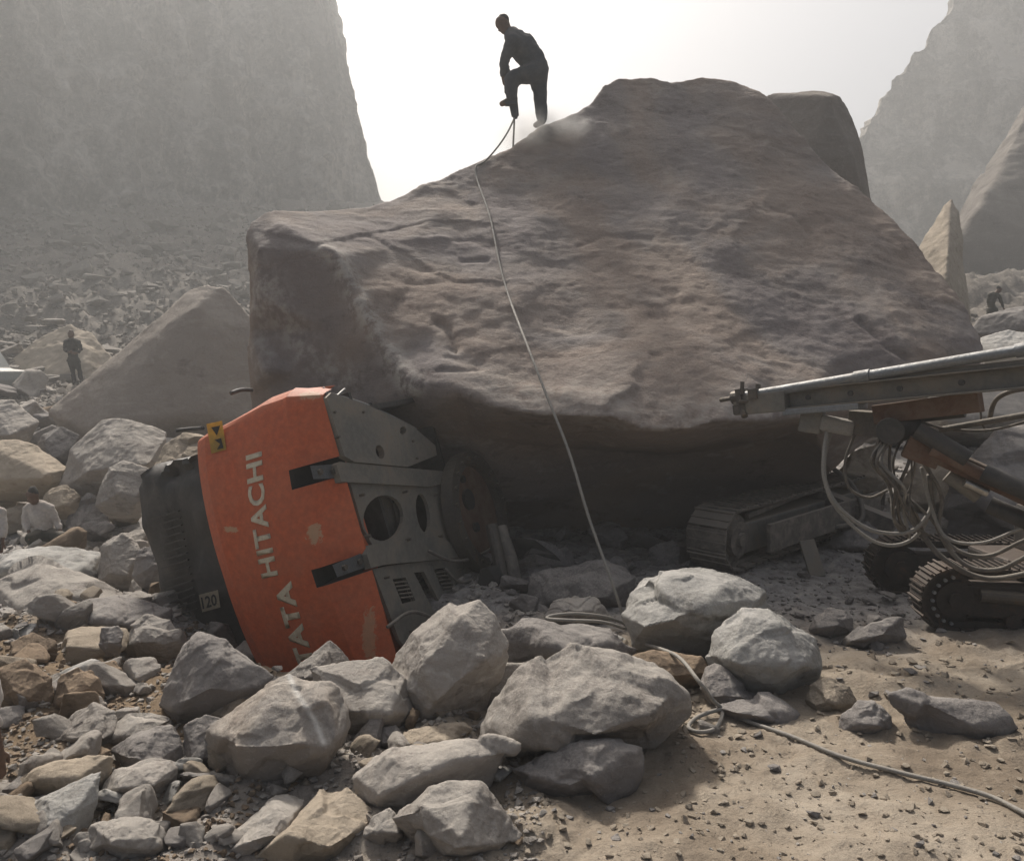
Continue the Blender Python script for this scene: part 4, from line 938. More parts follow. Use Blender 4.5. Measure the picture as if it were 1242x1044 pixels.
# idler detail on the near track: pale holes plate
bm = bmesh.new()
for k in range(9):
    a = R(100 + 20 * k); c = A + Vector((math.cos(a), 0, math.sin(a))) * .19 - side * .004; cyl(bm, c + side * .02, c - side * .006, .014, seg=8)
obj('track_pin', bm, M_bright, rig)
bm = bmesh.new(); cyl(bm, A + Dn * .18 + side * .03 + Vector((0, 0, .04)), A + Dn * .62 + side * .03 + Vector((0, 0, .02)), .055, seg=14); obj('tension_cylinder', bm, M_steel, rig)
# feed beam
T0 = P(900, 490, 6.9); T1 = P(1242, 457, 5.35); FD = (T1 - T0).normalized(); T2 = T1 + FD * 1.6
up = Vector((0, 0, 1)); fs_ = FD.cross(up).normalized(); fu = fs_.cross(FD)
def chan(bm, a, b, w_, h_, t_=.014):
    c = (a + b) / 2; L_ = (b - a).length; B4 = Matrix((FD, fs_, fu)).transposed().to_4x4()
    box(bm, c + fu * (h_ / 2), (L_, w_, t_), basis=B4); box(bm, c - fu * (h_ / 2), (L_, w_, t_), basis=B4); box(bm, c - fs_ * 0 , (L_, t_, h_ - t_ * 1.2), basis=B4)
bm = bmesh.new(); chan(bm, T0, T2, .17, .15); 
B4 = Matrix((FD, fs_, fu)).transposed().to_4x4()
box(bm, (T0 + T2) / 2 + fu * .10, ((T2 - T0).length, .10, .035), basis=B4)
fb = obj('feed_beam', bm, M_belly, rig, bevel=.004)
for k, t in enumerate((.05, .30, .62, .95, 1.3, 1.7)):
    c = T0 + FD * t * 1.05 + fu * .0; bm = bmesh.new(); cyl(bm, c + fs_ * .08, c + fs_ * .095, .022, seg=10); obj('bolt', bm, M_inkrecess, fb)
boxp('beam_jacket', T0 + FD * .42 - fu * .105, T0 + FD * 1.05 - fu * .105, .19, .05, M_bright, rig)
boxp('front_plate', T0 - FD * .03 - fu * .01, T0 + FD * .45 - fu * .01, .20, .17, M_belly, rig)
boxp('lower_slide', P(1062, 503, 6.2), P(1190, 487, 5.65), .12, .15, M_rust, rig)
R0 = P(893, 482, 6.88); R1 = P(1242, 424, 5.3); RD = (R1 - R0).normalized()
bm = bmesh.new(); cyl(bm, R0, R1 + RD * 1.4, .040, seg=18); dr = obj('drill_rod', bm, M_bright, rig, sm=True); dr.data.set_sharp_from_angle(angle=R(40))
for t in (1.05, 2.15):
    bm = bmesh.new(); cyl(bm, R0 + RD * t, R0 + RD * (t + .12), .049, seg=18); obj('rod_coupling', bm, M_bright, dr)
bm = bmesh.new(); cyl(bm, R0 - RD * .16, R0, .02, seg=10); cyl(bm, R0 - RD * .03, R0 + RD * .05, .06, seg=14); obj('drill_bit', bm, M_steel, dr)
bm = bmesh.new(); B5 = Matrix((RD, RD.cross(up).normalized(), RD.cross(up).normalized().cross(RD))).transposed().to_4x4()
c = R0 + RD * .06; box(bm, c + Vector((0, 0, .0)), (.05, .14, .13), basis=B5); box(bm, c - Vector((0, 0, .11)), (.12, .10, .08), basis=B5); box(bm, c + RD * .13, (.08, .12, .09), basis=B5)
cyl(bm, c + Vector((-.02, -.06, .02)), c + Vector((-.02, -.06, .13)), .018, seg=8); cyl(bm, c + Vector((.12, -.05, .0)), c + Vector((.12, -.05, .11)), .022, seg=8); cyl(bm, c + Vector((-.05, -.08, -.04)), c + Vector((.03, -.08, -.04)), .014, seg=8)
cyl(bm, c + Vector((0, -.08, -.17)), c + Vector((0, -.02, -.10)), .03, seg=8)
obj('rod_centralizer', bm, M_steel, rig)
boxp('centralizer_arm', P(1150, 455, 5.9), P(1215, 448, 5.6), .05, .10, M_rust, rig)
# bracket and mud-caked coupling under the beam
boxp('beam_bracket', P(972, 508, 6.55), P(998, 512, 6.45), .12, .20, M_belly, rig)
boxp('mud_caked_coupling', P(995, 512, 6.45), P(1036, 520, 6.35), .16, .13, M_palehose, rig, bevel=.03)
boxp('beam_cradle', P(1034, 512, 6.4), P(1075, 515, 6.2), .18, .20, M_steel, rig)
# boom with cylinders
def cylp(name, a, b, r, m, seg=18, root=rig):
    bm = bmesh.new(); cyl(bm, a, b, r, seg=seg); o = obj(name, bm, m, root, sm=True); o.data.set_sharp_from_angle(angle=R(40)); return o
J = P(1080, 522, 6.05)
cylp('boom_knuckle', J - Vector((.05, .10, 0)), J + Vector((.05, .12, 0)), .10, M_dark)
cylp('boom_knuckle', J + Vector((.0, -.04, -.03)), J + Vector((.20, .0, .05)), .075, M_dark)
boxp('boom_bracket', P(1098, 540, 6.0), P(1140, 556, 5.9), .14, .17, M_rust, rig)
boxp('boom', P(1120, 542, 5.95), P(1330, 640, 5.35), .13, .14, M_rust, rig)
cylp('lift_cylinder', P(1112, 521, 5.85), P(1174, 557, 5.68), .066, M_dark)
cylp('lift_cylinder', P(1170, 585, 5.7), P(1198, 598, 5.65), .03, M_chrome)
cylp('lift_cylinder', P(1193, 573, 5.62), P(1330, 632, 5.2), .068, M_dark)
cylp('cylinder_rod', P(1130, 545, 5.8), P(1200, 580, 5.62), .045, M_rust)
cylp('swing_cylinder', P(1150, 575, 5.9), P(1188, 602, 5.8), .06, M_belly)
cylp('swing_cylinder', P(1200, 612, 5.75), P(1330, 668, 5.35), .066, M_dark)
cylp('feed_cylinder', P(1118, 505, 6.0), P(1170, 499, 5.8), .045, M_dark)
cylp('return_pipe', P(1140, 521, 6.0), P(1330, 488, 5.2), .022, M_rubber)
boxp('boom_post', P(1330, 690, 5.4), P(1330, 560, 5.4), .3, .3, M_trackdk, rig, Vector((0, 1, 0)))
rr0 = random.Random(11)
def hose(pts, r, m=M_rubber, root=rig, name='hydraulic_hose'):
    bm = bmesh.new(); r *= .82; tube(bm, [P(q[0] + rr0.uniform(-2, 2), q[1] + rr0.uniform(-2, 2), q[2]) for q in pts], r, 8, 8); return obj(name, bm, m, root, sm=True)
hose([(1004, 520, 6.4), (998, 548, 6.3), (1000, 580, 6.25), (1016, 612, 6.2), (1048, 638, 6.15), (1085, 648, 6.1), (1112, 640, 6.05), (1128, 620, 6.05), (1132, 590, 6.05), (1122, 560, 6.05)], .021, M_palehose)
hose([(1010, 522, 6.45), (1000, 560, 6.4), (1006, 600, 6.35), (1030, 632, 6.3), (1060, 655, 6.2), (1090, 660, 6.15), (1115, 645, 6.1), (1130, 612, 6.1), (1125, 575, 6.1)], .018, M_palehose)
hose([(1036, 525, 6.4), (1026, 560, 6.4), (1030, 592, 6.4), (1052, 604, 6.4), (1075, 595, 6.3)], .015)
rr = random.Random(4)
for k in range(11):
    x0 = 1072 + rr.uniform(-6, 40); x1 = 1092 + rr.uniform(-14, 34)
    hose([(x0, 532 + rr.uniform(-6, 6), 6.05), (x0 - 6 + rr.uniform(-8, 8), 562, 6.0 + rr.uniform(-.1, .1)), ((x0 + x1) / 2 + rr.uniform(-10, 10), 592, 6.0 + rr.uniform(-.1, .15)), (x1, 622 + rr.uniform(-8, 12), 6.05), (x1 + rr.uniform(4, 26), 648 + rr.uniform(-6, 10), 6.1)],
         rr.choice([.010, .013, .016]), rr.choice([M_rubber, M_palehose, M_rubber, M_steel]))
hose([(1122, 560, 6.0), (1142, 600, 6.0), (1140, 640, 6.0), (1165, 668, 5.9), (1200, 672, 5.8), (1250, 652, 5.6), (1330, 640, 5.4)], .018)
hose([(1118, 566, 6.0), (1130, 620, 6.0), (1150, 652, 5.95), (1190, 658, 5.8), (1242, 640, 5.6), (1330, 610, 5.4)], .016, M_palehose)
hose([(1128, 575, 6.0), (1136, 640, 6.05), (1168, 684, 5.9), (1210, 690, 5.8), (1260, 668, 5.6), (1330, 660, 5.4)], .022)
hose([(1100, 600, 6.1), (1120, 650, 6.1), (1150, 682, 6.0), (1200, 700, 5.9), (1280, 690, 5.6)], .026)
hose([(1200, 512, 5.9), (1208, 488, 5.8), (1225, 474, 5.7), (1260, 468, 5.6)], .022)
hose([(1190, 498, 5.9), (1192, 512, 5.9), (1195, 522, 5.9)], .010)
hose([(1085, 520, 6.05), (1110, 512, 6.0), (1150, 520, 5.95), (1200, 520, 5.8), (1260, 505, 5.6)], .013)

# ================================================================== people
def skin_mesh(J_, edges, root, sub=2):
    """one continuous surface grown over the joints: tapered limbs fused by a fine voxel remesh"""
    bm = bmesh.new(); rm = 1
    for n in J_:
        p, r = J_[n]; rm = min(rm, r); q = bmesh.ops.create_icosphere(bm, subdivisions=2, radius=r); bmesh.ops.translate(bm, verts=q['verts'], vec=p)
    for a, b in edges:
        if (J_[a][0] - J_[b][0]).length > 1e-3: cyl(bm, J_[a][0], J_[b][0], J_[a][1], J_[b][1], 14)
    me = bpy.data.meshes.new('fig'); bm.to_mesh(me); bm.free()
    me2 = apply_mods(me, [('REMESH', dict(mode='VOXEL', voxel_size=max(.006, rm * .55))), ('SMOOTH', dict(factor=.5, iterations=4))])
    smooth(me2); return me2
BE = [('pelvis', 'waist'), ('waist', 'chest'), ('chest', 'collar'), ('collar', 'neck'), ('neck', 'jaw'), ('jaw', 'brow'), ('brow', 'crown'), ('jaw', 'nose'),
      ('collar', 'shL'), ('shL', 'elL'), ('elL', 'wrL'), ('wrL', 'haL'), ('collar', 'shR'), ('shR', 'elR'), ('elR', 'wrR'), ('wrR', 'haR'),
      ('pelvis', 'hiL'), ('hiL', 'knL'), ('knL', 'anL'), ('anL', 'toL'), ('pelvis', 'hiR'), ('hiR', 'knR'), ('knR', 'anR'), ('anR', 'toR')]
BR = dict(pelvis=.12, waist=.115, chest=.13, collar=.085, neck=.055, jaw=.072, brow=.088, crown=.06, nose=.018, shL=.065, elL=.042, wrL=.03, haL=.036, hiL=.088, knL=.056, anL=.04, toL=.035)
for k in list(BR):
    if k.endswith('L'): BR[k[:-1] + 'R'] = BR[k]
def fingers(J_, E_, side_, palm, dirv, spread, sc=1.):
    for k in range(5):
        th = k == 4; o = spread * ((k - 1.5) * .018 if not th else -.045) * sc; L_ = (.07, .08, .075, .06, .05)[k] * sc
        a = palm + o + (dirv * .03 * sc if not th else dirv * 0); b = a + dirv * L_ * .55 + (spread * -.012 if th else Vector((0, 0, 0))); c = b + dirv * L_ * .35 + Vector((0, 0, -.012)) * sc
        for nm, q in (('a', b), ('b', c)): J_[f'f{side_}{k}{nm}'] = (q, .0105 * sc)
        E_ += [('ha' + side_, f'f{side_}{k}a'), (f'f{side_}{k}a', f'f{side_}{k}b')]
def person(name, label, group, pose, base, skinm, shirt, trousers, boots, hair, sc=1., scarf=None, facing=Vector((0, -1, 0)), fat=1.0, hs=1.08):
    J_ = {}; E_ = list(BE)
    for k, v in pose.items(): J_[k] = (Vector(v), BR[k] * fat * sc * .86 if k not in ('jaw', 'brow', 'crown', 'nose', 'neck') else BR[k] * sc * hs)
    J_['nose'] = (J_['jaw'][0] * .55 + J_['brow'][0] * .45 + facing * .095 * sc, .016 * sc)
    me = None
    for s_ in 'LR':
        d_ = (J_['ha' + s_][0] - J_['wr' + s_][0]).normalized(); sp = d_.cross(facing); sp = sp.normalized() if sp.length > .1 else Vector((1, 0, 0)); fingers(J_, E_, s_, J_['ha' + s_][0], d_, sp, sc)
    body = link(name, skin_mesh(J_, E_, 'pelvis'), skinm, None, base); tag(body, label, 'person', group)
    def wear(nm, keys, m, grow, ends=None):
        K = {k: (Vector(pose[k]), BR[k] * fat * sc * grow) for k in keys}
        for k, f_ in (ends or {}).items():
            a, b, t = f_; K[k] = (Vector(pose[a]).lerp(Vector(pose[b]), t), BR[a] * fat * sc * grow * .95)
        ed = [(a, b) for a, b in BE if a in K and b in K]
        for k, f_ in (ends or {}).items(): ed.append((f_[0], k))
        rt = 'chest' if 'chest' in K else 'pelvis' if 'pelvis' in K else list(K)[0]
        me_ = skin_mesh(K, ed, rt); p_ = coords(me_); n_ = normals(me_)
        p_ += n_ * (.014 * sc * (ridged(p_ * np.array([7, 7, 11]), 3) - .5) + .012 * fbm(p_ * 5, 3))[:, None]; setco(me_, p_)
        return link(nm, me_, m, body)
    if shirt: wear('shirt', ['pelvis', 'waist', 'chest', 'collar', 'shL', 'elL', 'shR', 'elR'], shirt, 1.12, dict(cuL=('elL', 'wrL', .8), cuR=('elR', 'wrR', .8)))
    if trousers: wear('trousers', ['pelvis', 'hiL', 'knL', 'hiR', 'knR'], trousers, 1.2, dict(heL=('knL', 'anL', .93), heR=('knR', 'anR', .93)))
    if boots:
        for s_ in 'LR':
            K = {'an': (Vector(pose['an' + s_]), .052 * sc), 'to': (Vector(pose['to' + s_]), .045 * sc)}; link('shoe', skin_mesh(K, [('an', 'to')], 'an'), boots, body)
    if hair:
        K = {'brow': (J_['brow'][0] - facing * .012 * sc + Vector((0, 0, .012 * sc)), .093 * sc * hs), 'crown': (J_['crown'][0] - facing * .01 + Vector((0, 0, .01)), .068 * sc * hs)}
        link('hair', skin_mesh(K, [('brow', 'crown')], 'brow'), hair, body)
    return body
M_skin = paint('brown_skin', (.11, .058, .036), .6, 0, dustamt=.05, bump=.03)
M_cdark = paint('dark_blue_cloth', (.035, .045, .062), .9, 0, dustamt=.15)
M_cblack = paint('black_cloth', (.018, .019, .018), .9, 0, dustamt=.12)
M_cwhite = paint('dusty_white_cloth', (.48, .45, .42), .9, 0, (.35, .30, .26), .5)
M_colive = paint('dark_olive_cloth', (.035, .036, .028), .9, 0, dustamt=.2)
M_hair = paint('black_hair', (.012, .01, .009), .8, 0, dustamt=.05)
def px_pose(tbl, d, mpp=None):
    return {k: P(v[0], v[1], d + (v[2] if len(v) > 2 else 0)) for k, v in tbl.items()}
dm_ = 11.75
pose = px_pose(dict(pelvis=(650, 84), waist=(645, 72), chest=(634, 57), collar=(622, 44), neck=(617, 39), jaw=(613, 35), brow=(609, 28), crown=(611, 24), nose=(606, 33),
    shL=(622, 49, -.17), elL=(611, 73, -.16), wrL=(611, 95, -.05), haL=(613, 101, -.03), shR=(622, 48, .16), elR=(612, 74, .2), wrR=(614, 95, .06), haR=(615, 101, .04),
    hiL=(647, 88, -.09), knL=(618, 95, -.14), anL=(621, 120, -.1), toL=(609, 126, -.1), hiR=(653, 90, .09), knR=(655, 118, .09), anR=(658, 147, .08), toR=(650, 152, .05)), dm_)
top = person('person', 'man in dark clothes bending over a rock drill on top of the giant boulder', None, pose, P(657, 150, dm_), M_skin, M_cdark, M_cdark, M_cblack, M_hair, facing=Vector((-.75, 0, -.65)).normalized(), fat=1.38, hs=1.2)
# rock drill held by the man
rd = thing('rock_drill', P(622, 172, dm_), 'hand-held rock drill the man on the boulder is pressing down with his foot', 'rock drill')
bm = bmesh.new(); cyl(bm, P(616, 104, dm_), P(622, 122, dm_), .06, .08, 14); cyl(bm, P(622, 122, dm_), P(625, 141, dm_), .07, .055, 14); cyl(bm, P(625, 141, dm_), P(625, 144, dm_), .04, .03, 12)
box(bm, P(620, 126, dm_ - .08), (.18, .12, .04)); obj('drill_body', bm, M_cdark, rd)
bm = bmesh.new(); cyl(bm, P(614, 102, dm_ - .14), P(614, 102, dm_ + .14), .018, seg=10); obj('handle', bm, M_steel, rd)
bm = bmesh.new(); cyl(bm, P(624, 142, dm_), P(622, 186, dm_), .014, seg=8); obj('drill_steel', bm, M_steel, rd)

pose = px_pose(dict(pelvis=(89, 434), waist=(88, 428), chest=(88, 419), collar=(87.5, 413), neck=(87, 410.5), jaw=(86, 408), brow=(86, 405), crown=(86, 402.5), nose=(85, 407),
    shL=(80, 415), elL=(78, 424, -.05), wrL=(83, 427, -.22), haL=(85.5, 427, -.26), shR=(95, 415), elR=(98.5, 424, -.05), wrR=(94, 428, -.22), haR=(91.5, 428, -.26),
    hiL=(85.5, 437), knL=(88, 449, -.03), anL=(90, 462), toL=(89.5, 465, -.16), hiR=(92.5, 437), knR=(96.5, 449, -.03), anR=(98.5, 461), toR=(98.5, 464, -.16)), 24.5)
person('person', 'man in black standing far off on the left slope, hands together at his waist', None, pose, P(94, 466, 24.5), M_skin, M_cblack, M_cblack, M_cblack, M_hair, sc=1.0)
pose = px_pose(dict(pelvis=(55, 646), waist=(53, 636), chest=(48, 624), collar=(44, 613), neck=(42, 608, -.05), jaw=(41, 606, -.08), brow=(39, 600, -.10), crown=(39, 595, -.09), nose=(36, 604),
    shL=(33, 617), elL=(31, 632, -.05), wrL=(35, 645, -.15), haL=(37, 650, -.17), shR=(60, 616), elR=(69, 632, .02), wrR=(73, 643, -.06), haR=(75, 648, -.08),
    hiL=(50, 648, -.05), knL=(35, 652, -.28), anL=(42, 664, -.05), toL=(36, 666, -.2), hiR=(62, 648, .0), knR=(76, 650, -.2), anR=(66, 664, .05), toR=(73, 666, -.12)), 11.0)
person('person', 'man in a dusty white shirt crouching with bowed head among the rocks at left', None, pose, P(55, 668, 11.0), M_skin, M_cwhite, M_colive, M_colive, M_hair, sc=.86, facing=Vector((-.6, -.5, -.6)).normalized(), fat=1.05)
pose = px_pose(dict(pelvis=(-24, 655), waist=(-22, 645), chest=(-18, 632), collar=(-16, 620), neck=(-15, 614), jaw=(-14, 609), brow=(-13, 602), crown=(-13, 598), nose=(-10, 604),
    shL=(-32, 622), elL=(-34, 640, -.1), wrL=(-22, 652, -.2), haL=(-18, 655, -.22), shR=(0, 621), elR=(5, 638, -.05), wrR=(3, 654, -.15), haR=(2, 660, -.17),
    hiL=(-30, 658, -.05), knL=(-36, 662, -.35), anL=(-30, 680, -.05), toL=(-34, 682, -.2), hiR=(-16, 658, .0), knR=(-4, 662, -.3), anR=(-12, 680, .05), toR=(-6, 682, -.12)), 9.6)
person('person', 'person in white cut off by the left edge, beside the crouching man', None, pose, P(-20, 685, 9.6), M_skin, M_cwhite, M_cblack, M_cblack, M_hair, sc=.9, facing=Vector((.7, -.4, -.4)).normalized())
# near person at the left edge: only sleeve and hanging hand show
pn_ = 3.75
pose = px_pose(dict(pelvis=(-120, 880), waist=(-118, 830), chest=(-105, 765), collar=(-90, 700), neck=(-85, 672), jaw=(-80, 650), brow=(-76, 615), crown=(-76, 595), nose=(-66, 640),
    shL=(-130, 725, -.05), elL=(-150, 810, -.1), wrL=(-110, 880, -.3), haL=(-95, 900, -.35), shR=(-48, 718), elR=(-18, 815), wrR=(-6, 890, -.02), haR=(-3, 915, -.03),
    hiL=(-135, 890), knL=(-120, 900, -.45), anL=(-130, 1010, -.1), toL=(-120, 1030, -.25), hiR=(-95, 890), knR=(-50, 905, -.40), anR=(-70, 1015, -.1), toR=(-50, 1035, -.28)), pn_)
near = person('person', 'brown hand and white sleeve of a person squatting at the left edge of the foreground', None, pose, P(-90, 1040, pn_), M_skin, M_cwhite, M_cwhite, M_cblack, M_hair, facing=Vector((.9, -.2, -.3)).normalized())
# far hazy figure at right
pose = px_pose(dict(pelvis=(1203, 374), waist=(1202, 369), chest=(1204, 362), collar=(1206, 357), neck=(1208, 355), jaw=(1210, 354), brow=(1212, 351), crown=(1211, 349), nose=(1214, 354),
    shL=(1200, 358), elL=(1198, 366), wrL=(1202, 372), haL=(1204, 374), shR=(1212, 360), elR=(1215, 367), wrR=(1217, 373), haR=(1218, 375),
    hiL=(1200, 376), knL=(1200, 385), anL=(1201, 394), toL=(1203, 396), hiR=(1207, 376), knR=(1210, 385), anR=(1209, 394), toR=(1212, 396)), 24)
person('person', 'small hazy grey figure stooping on the far rubble at the right edge', None, pose, P(1205, 396, 24), M_skin, M_colive, M_colive, M_cblack, M_hair, sc=.8, facing=Vector((.8, -.2, -.5)).normalized())

# ================================================================== parked vehicle far left
vb = P(-22, 488, 26); car = thing('pickup_truck', vb, 'hazy grey vehicle parked far off at the left edge, cut off by the frame', 'vehicle')
M_car = paint('dusty_grey_car_paint', (.22, .25, .25), .4, .2, (.30, .28, .25), .6, 2); M_glass = paint('dusty_car_glass', (.10, .14, .15), .15, 0, (.3, .3, .28), .35, 3)
bm = bmesh.new()
prof = [(-2.2, .45), (2.0, .45), (2.15, .75), (2.05, 1.05), (1.0, 1.12), (.35, 1.72), (-1.3, 1.76), (-1.75, 1.1), (-2.2, 1.05)]
for s_ in (-.85, .85): pass
a = [bm.verts.new(vb + Vector((x * .55, -.8, z))) for x, z in prof]; b = [bm.verts.new(vb + Vector((x * .55, .8, z))) for x, z in prof]
bm.faces.new(a[::-1]); bm.faces.new(b)
for k in range(len(prof)): bm.faces.new((a[k], a[(k + 1) % len(prof)], b[(k + 1) % len(prof)], b[k]))
bmesh.ops.recalc_face_normals(bm, faces=bm.faces); obj('body', bm, M_car, car, bevel=.06)
for x0, x1 in ((-.75, -.1), (-.02, .42)):
    quad('window', [vb + Vector((x0, -.815, 1.15)), vb + Vector((x1, -.815, 1.15)), vb + Vector((x1 - (.22 if x1 > .2 else 0), -.815, 1.62)), vb + Vector((x0 + .03, -.815, 1.62))], M_glass, car, .01)
for x in (-.75, .75):
    bm = bmesh.new(); cyl(bm, vb + Vector((x, -.86, .36)), vb + Vector((x, -.6, .36)), .36, seg=24); wh = obj('wheel', bm, M_inkrecess, car)
    bm = bmesh.new(); cyl(bm, vb + Vector((x, -.875, .36)), vb + Vector((x, -.8, .36)), .19, seg=16); obj('rim', bm, M_bright, wh)

# ================================================================== loose rubble stones
PROT = []
def proto(k, m):
    r2 = random.Random(100 + k); sx, sy, sz = 1, r2.uniform(.6, .95), r2.uniform(.4, .85)
    pts = []
    for i in range(11):
        v = Vector((r2.gauss(0, 1), r2.gauss(0, 1), r2.gauss(0, 1))).normalized(); v = Vector((math.copysign(abs(v.x) ** .7, v.x), math.copysign(abs(v.y) ** .7, v.y), math.copysign(abs(v.z) ** .7, v.z)))
        pts.append(Vector((v.x * sx, v.y * sy, v.z * sz)) * .5)
    me = hull_mesh(pts, 5); me = rockify(me, 1.0, 200 + k, .022, 34, 0); me.materials.append(m); return me
mats_ = [M_rock, M_rockdk, M_rock, M_rocktan, M_rockdk, M_clod, M_rock, M_rockw]
PROT = [proto(k, mats_[k % 8]) for k in range(16)]
hazed_used = {}
def scatter(n, region, size, label, group, seed, kinds=range(16), stack=.0, name='rubble_stone', ypow=1.):
    r2 = random.Random(seed); c = 0; tries = 0
    while c < n and tries < n * 30:
        tries += 1
        px = r2.uniform(region[0], region[2]); py = r2.uniform(region[1], region[3])
        if len(region) > 4 and not region[4](px, py): continue
        d = gd(px, py); p = P(px, py, d)
        if d > 60: continue
        s_ = r2.uniform(*size) * (1 if r2.random() < .7 else 1.5) * d / FPX
        me = PROT[r2.choice(list(kinds))]
        o = bpy.data.objects.new(name, me); COL.objects.link(o)
        o.location = (p.x, p.y, g(p.x, p.y) + s_ * r2.uniform(.05, .25) + stack * r2.random()); o.scale = (s_ * r2.uniform(.85, 1.25), s_, s_ * r2.uniform(.75, 1.1))
        o.rotation_euler = (r2.uniform(-.5, .5), r2.uniform(-.5, .5), r2.uniform(0, 6.28)); tag(o, label, 'rock', group); c += 1
def below(pts):
    def f(px, py):
        for (x0, y0), (x1, y1) in zip(pts, pts[1:]):
            if x0 <= px <= x1: return py > y0 + (y1 - y0) * (px - x0) / (x1 - x0)
        return False
    return f
scatter(92, (0, 770, 340, 1040), (26, 56), 'small broken stone of the heap in the lower left foreground', 'small stones in the lower left foreground', 1)
scatter(44, (300, 850, 640, 1040), (18, 42), 'small stone lying between the big foreground boulders', 'small stones between the foreground boulders', 2)
scatter(30, (560, 780, 900, 900), (12, 32), 'small stone beside the centre and white boulders', 'small stones around the white boulders', 3)
scatter(60, (0, 600, 215, 780), (22, 50), 'grey rubble stone of the slope left of the engine hood', 'rubble stones left of the engine hood', 4, stack=.1)
scatter(44, (0, 485, 330, 600), (24, 54), 'rounded stone on the slope below the big triangular boulder', 'stones below the big triangular boulder', 5, stack=.2)
scatter(22, (1050, 480, 1242, 600), (16, 38), 'stone of the far rubble seen beneath the drill beam', 'rubble beneath the drill beam', 7, stack=.2)
scatter(26, (590, 655, 880, 745), (16, 44), 'dusty dark block packed in the shade under the giant boulder', 'blocks in the shade under the giant boulder', 9, kinds=(1, 4, 9, 12))
scatter(16, (960, 690, 1130, 860), (10, 30), 'flat chip on the dusty ground left of the drill rig', 'chips left of the drill rig', 10, kinds=(1, 4, 9, 12))
def debris(name, n, region, size, seed, m, z_off=0., flat=1.):
    """uncountable small stones as one mesh"""
    r_ = np.random.default_rng(seed); base = []
    for k in range(6):
        r2 = random.Random(seed * 10 + k); pts = [Vector((r2.gauss(0, 1), r2.gauss(0, 1), r2.gauss(0, .8 * flat))).normalized() * r2.uniform(.4, .55) for _ in range(11)]
        me = hull_mesh(pts); bm = bmesh.new(); bm.from_mesh(me); bmesh.ops.triangulate(bm, faces=bm.faces)
        base.append((np.array([v.co for v in bm.verts]), np.array([[v.index for v in f.verts] for f in bm.faces]))); bm.free()
    V, F_, off = [], [], 0
    px = r_.uniform(region[0], region[2], n); py = r_.uniform(region[1], region[3], n)
    # march rays for ground hits, vectorised
    u = (px - CX) / FPX; v = (CY - py) / FPX; ry = CT + v * ST; rz = -ST + v * CT
    d = np.full(n, 2.6); done = np.zeros(n, bool)
    while True:
        x = u / ry * d; z = CAM.z + rz / ry * d; hit = z <= g_np(x, d, False); done |= hit
        if done.all() or d.max() > 95: break
        d = np.where(done, d, d + .03 + d * .003)
    x = u / ry * d; ok = done; x = x[ok]; dd = d[ok]; z = g_np(x, dd, True)
    for k in range(len(x)):
        bv, bf = base[r_.integers(6)]; s_ = size[0] + (size[1] - size[0]) * r_.random() ** 3; s_ = s_ * dd[k] / FPX
        a = r_.uniform(0, 6.28); c_, s2 = math.cos(a), math.sin(a)
        q = bv * s_ * np.array([1, r_.uniform(.6, 1), r_.uniform(.5, .9)]); q = np.stack([q[:, 0] * c_ - q[:, 1] * s2, q[:, 0] * s2 + q[:, 1] * c_, q[:, 2]], 1) + [x[k], dd[k], z[k] + s_ * .12]
        V.append(q); F_.append(bf + off); off += len(q)
    me = bpy.data.meshes.new(name); me.from_pydata(np.concatenate(V).tolist(), [], np.concatenate(F_).tolist()); o = link(name, me, m); tag(o, kind='stuff'); return o
debris('gravel', 7000, (-60, 700, 660, 1060), (3, 17), 1, M_rock)
debris('gravel', 3500, (-60, 760, 360, 1060), (3, 15), 2, M_clod)
debris('gravel', 700, (600, 680, 1300, 1060), (1.5, 7), 3, M_rock)
M_sandclod = rockmat('sandy_clod', (.19, .155, .115), (.29, .24, .185), (.39, .335, .265), 2.5, (.36, .31, .245), .6)
debris('dirt_clods', 1700, (600, 780, 1300, 1060), (1.5, 16), 13, M_sandclod, flat=.6)
debris('gravel', 110, (640, 720, 1300, 1060), (6, 22), 14, M_rockdk, flat=.6)
debris('gravel', 5000, (-60, 480, 330, 760), (4, 22), 4, M_rock)
M_scree = rockmat('scree_rock', (.08, .07, .06), (.19, .168, .145), (.36, .325, .285), .5, (.26, .235, .205), .5)
debris('scree', 16000, (-80, 255, 480, 500), (2, 12), 5, M_scree)
debris('scree', 500, (-80, 262, 480, 480), (8, 42), 15, M_scree)
debris('scree', 1800, (1040, 380, 1330, 620), (3, 18), 6, M_scree)
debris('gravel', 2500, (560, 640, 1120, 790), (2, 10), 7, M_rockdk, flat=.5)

# ================================================================== air hose from the drill over the boulder to the foreground
dg = bpy.context.evaluated_depsgraph_get(); dg.update()
def hit(px, py, lift=.02):
    r = ray(px, py).normalized(); ok, loc, n, *_ = S.ray_cast(dg, CAM, r)
    return loc - r * lift if ok else P(px, py, 8)
path = [P(625, 141, dm_), P(616, 160, dm_ - .15), P(604, 178, dm_ - .2)]
path += [hit(588, 196, .03), hit(577, 203, .03), hit(580, 222, .03), hit(594, 262, .03), hit(606, 320, .03), hit(618, 362, .05)]
a = path[-1]; e = P(757, 752, 6.3)
path += [P(640, 420, 7.75), P(664, 482, 7.2), P(690, 548, 6.85), P(715, 630, 6.55), P(742, 705, 6.35), e, P(762, 775, 6.1)]
path += [P(790, 783, 5.45), P(822, 796, 4.95), P(846, 824, 4.6)]
def gp(px, py, h=.02):
    d = gd(px, py); p = P(px, py, d); return Vector((p.x, p.y, g(p.x, p.y) + h))
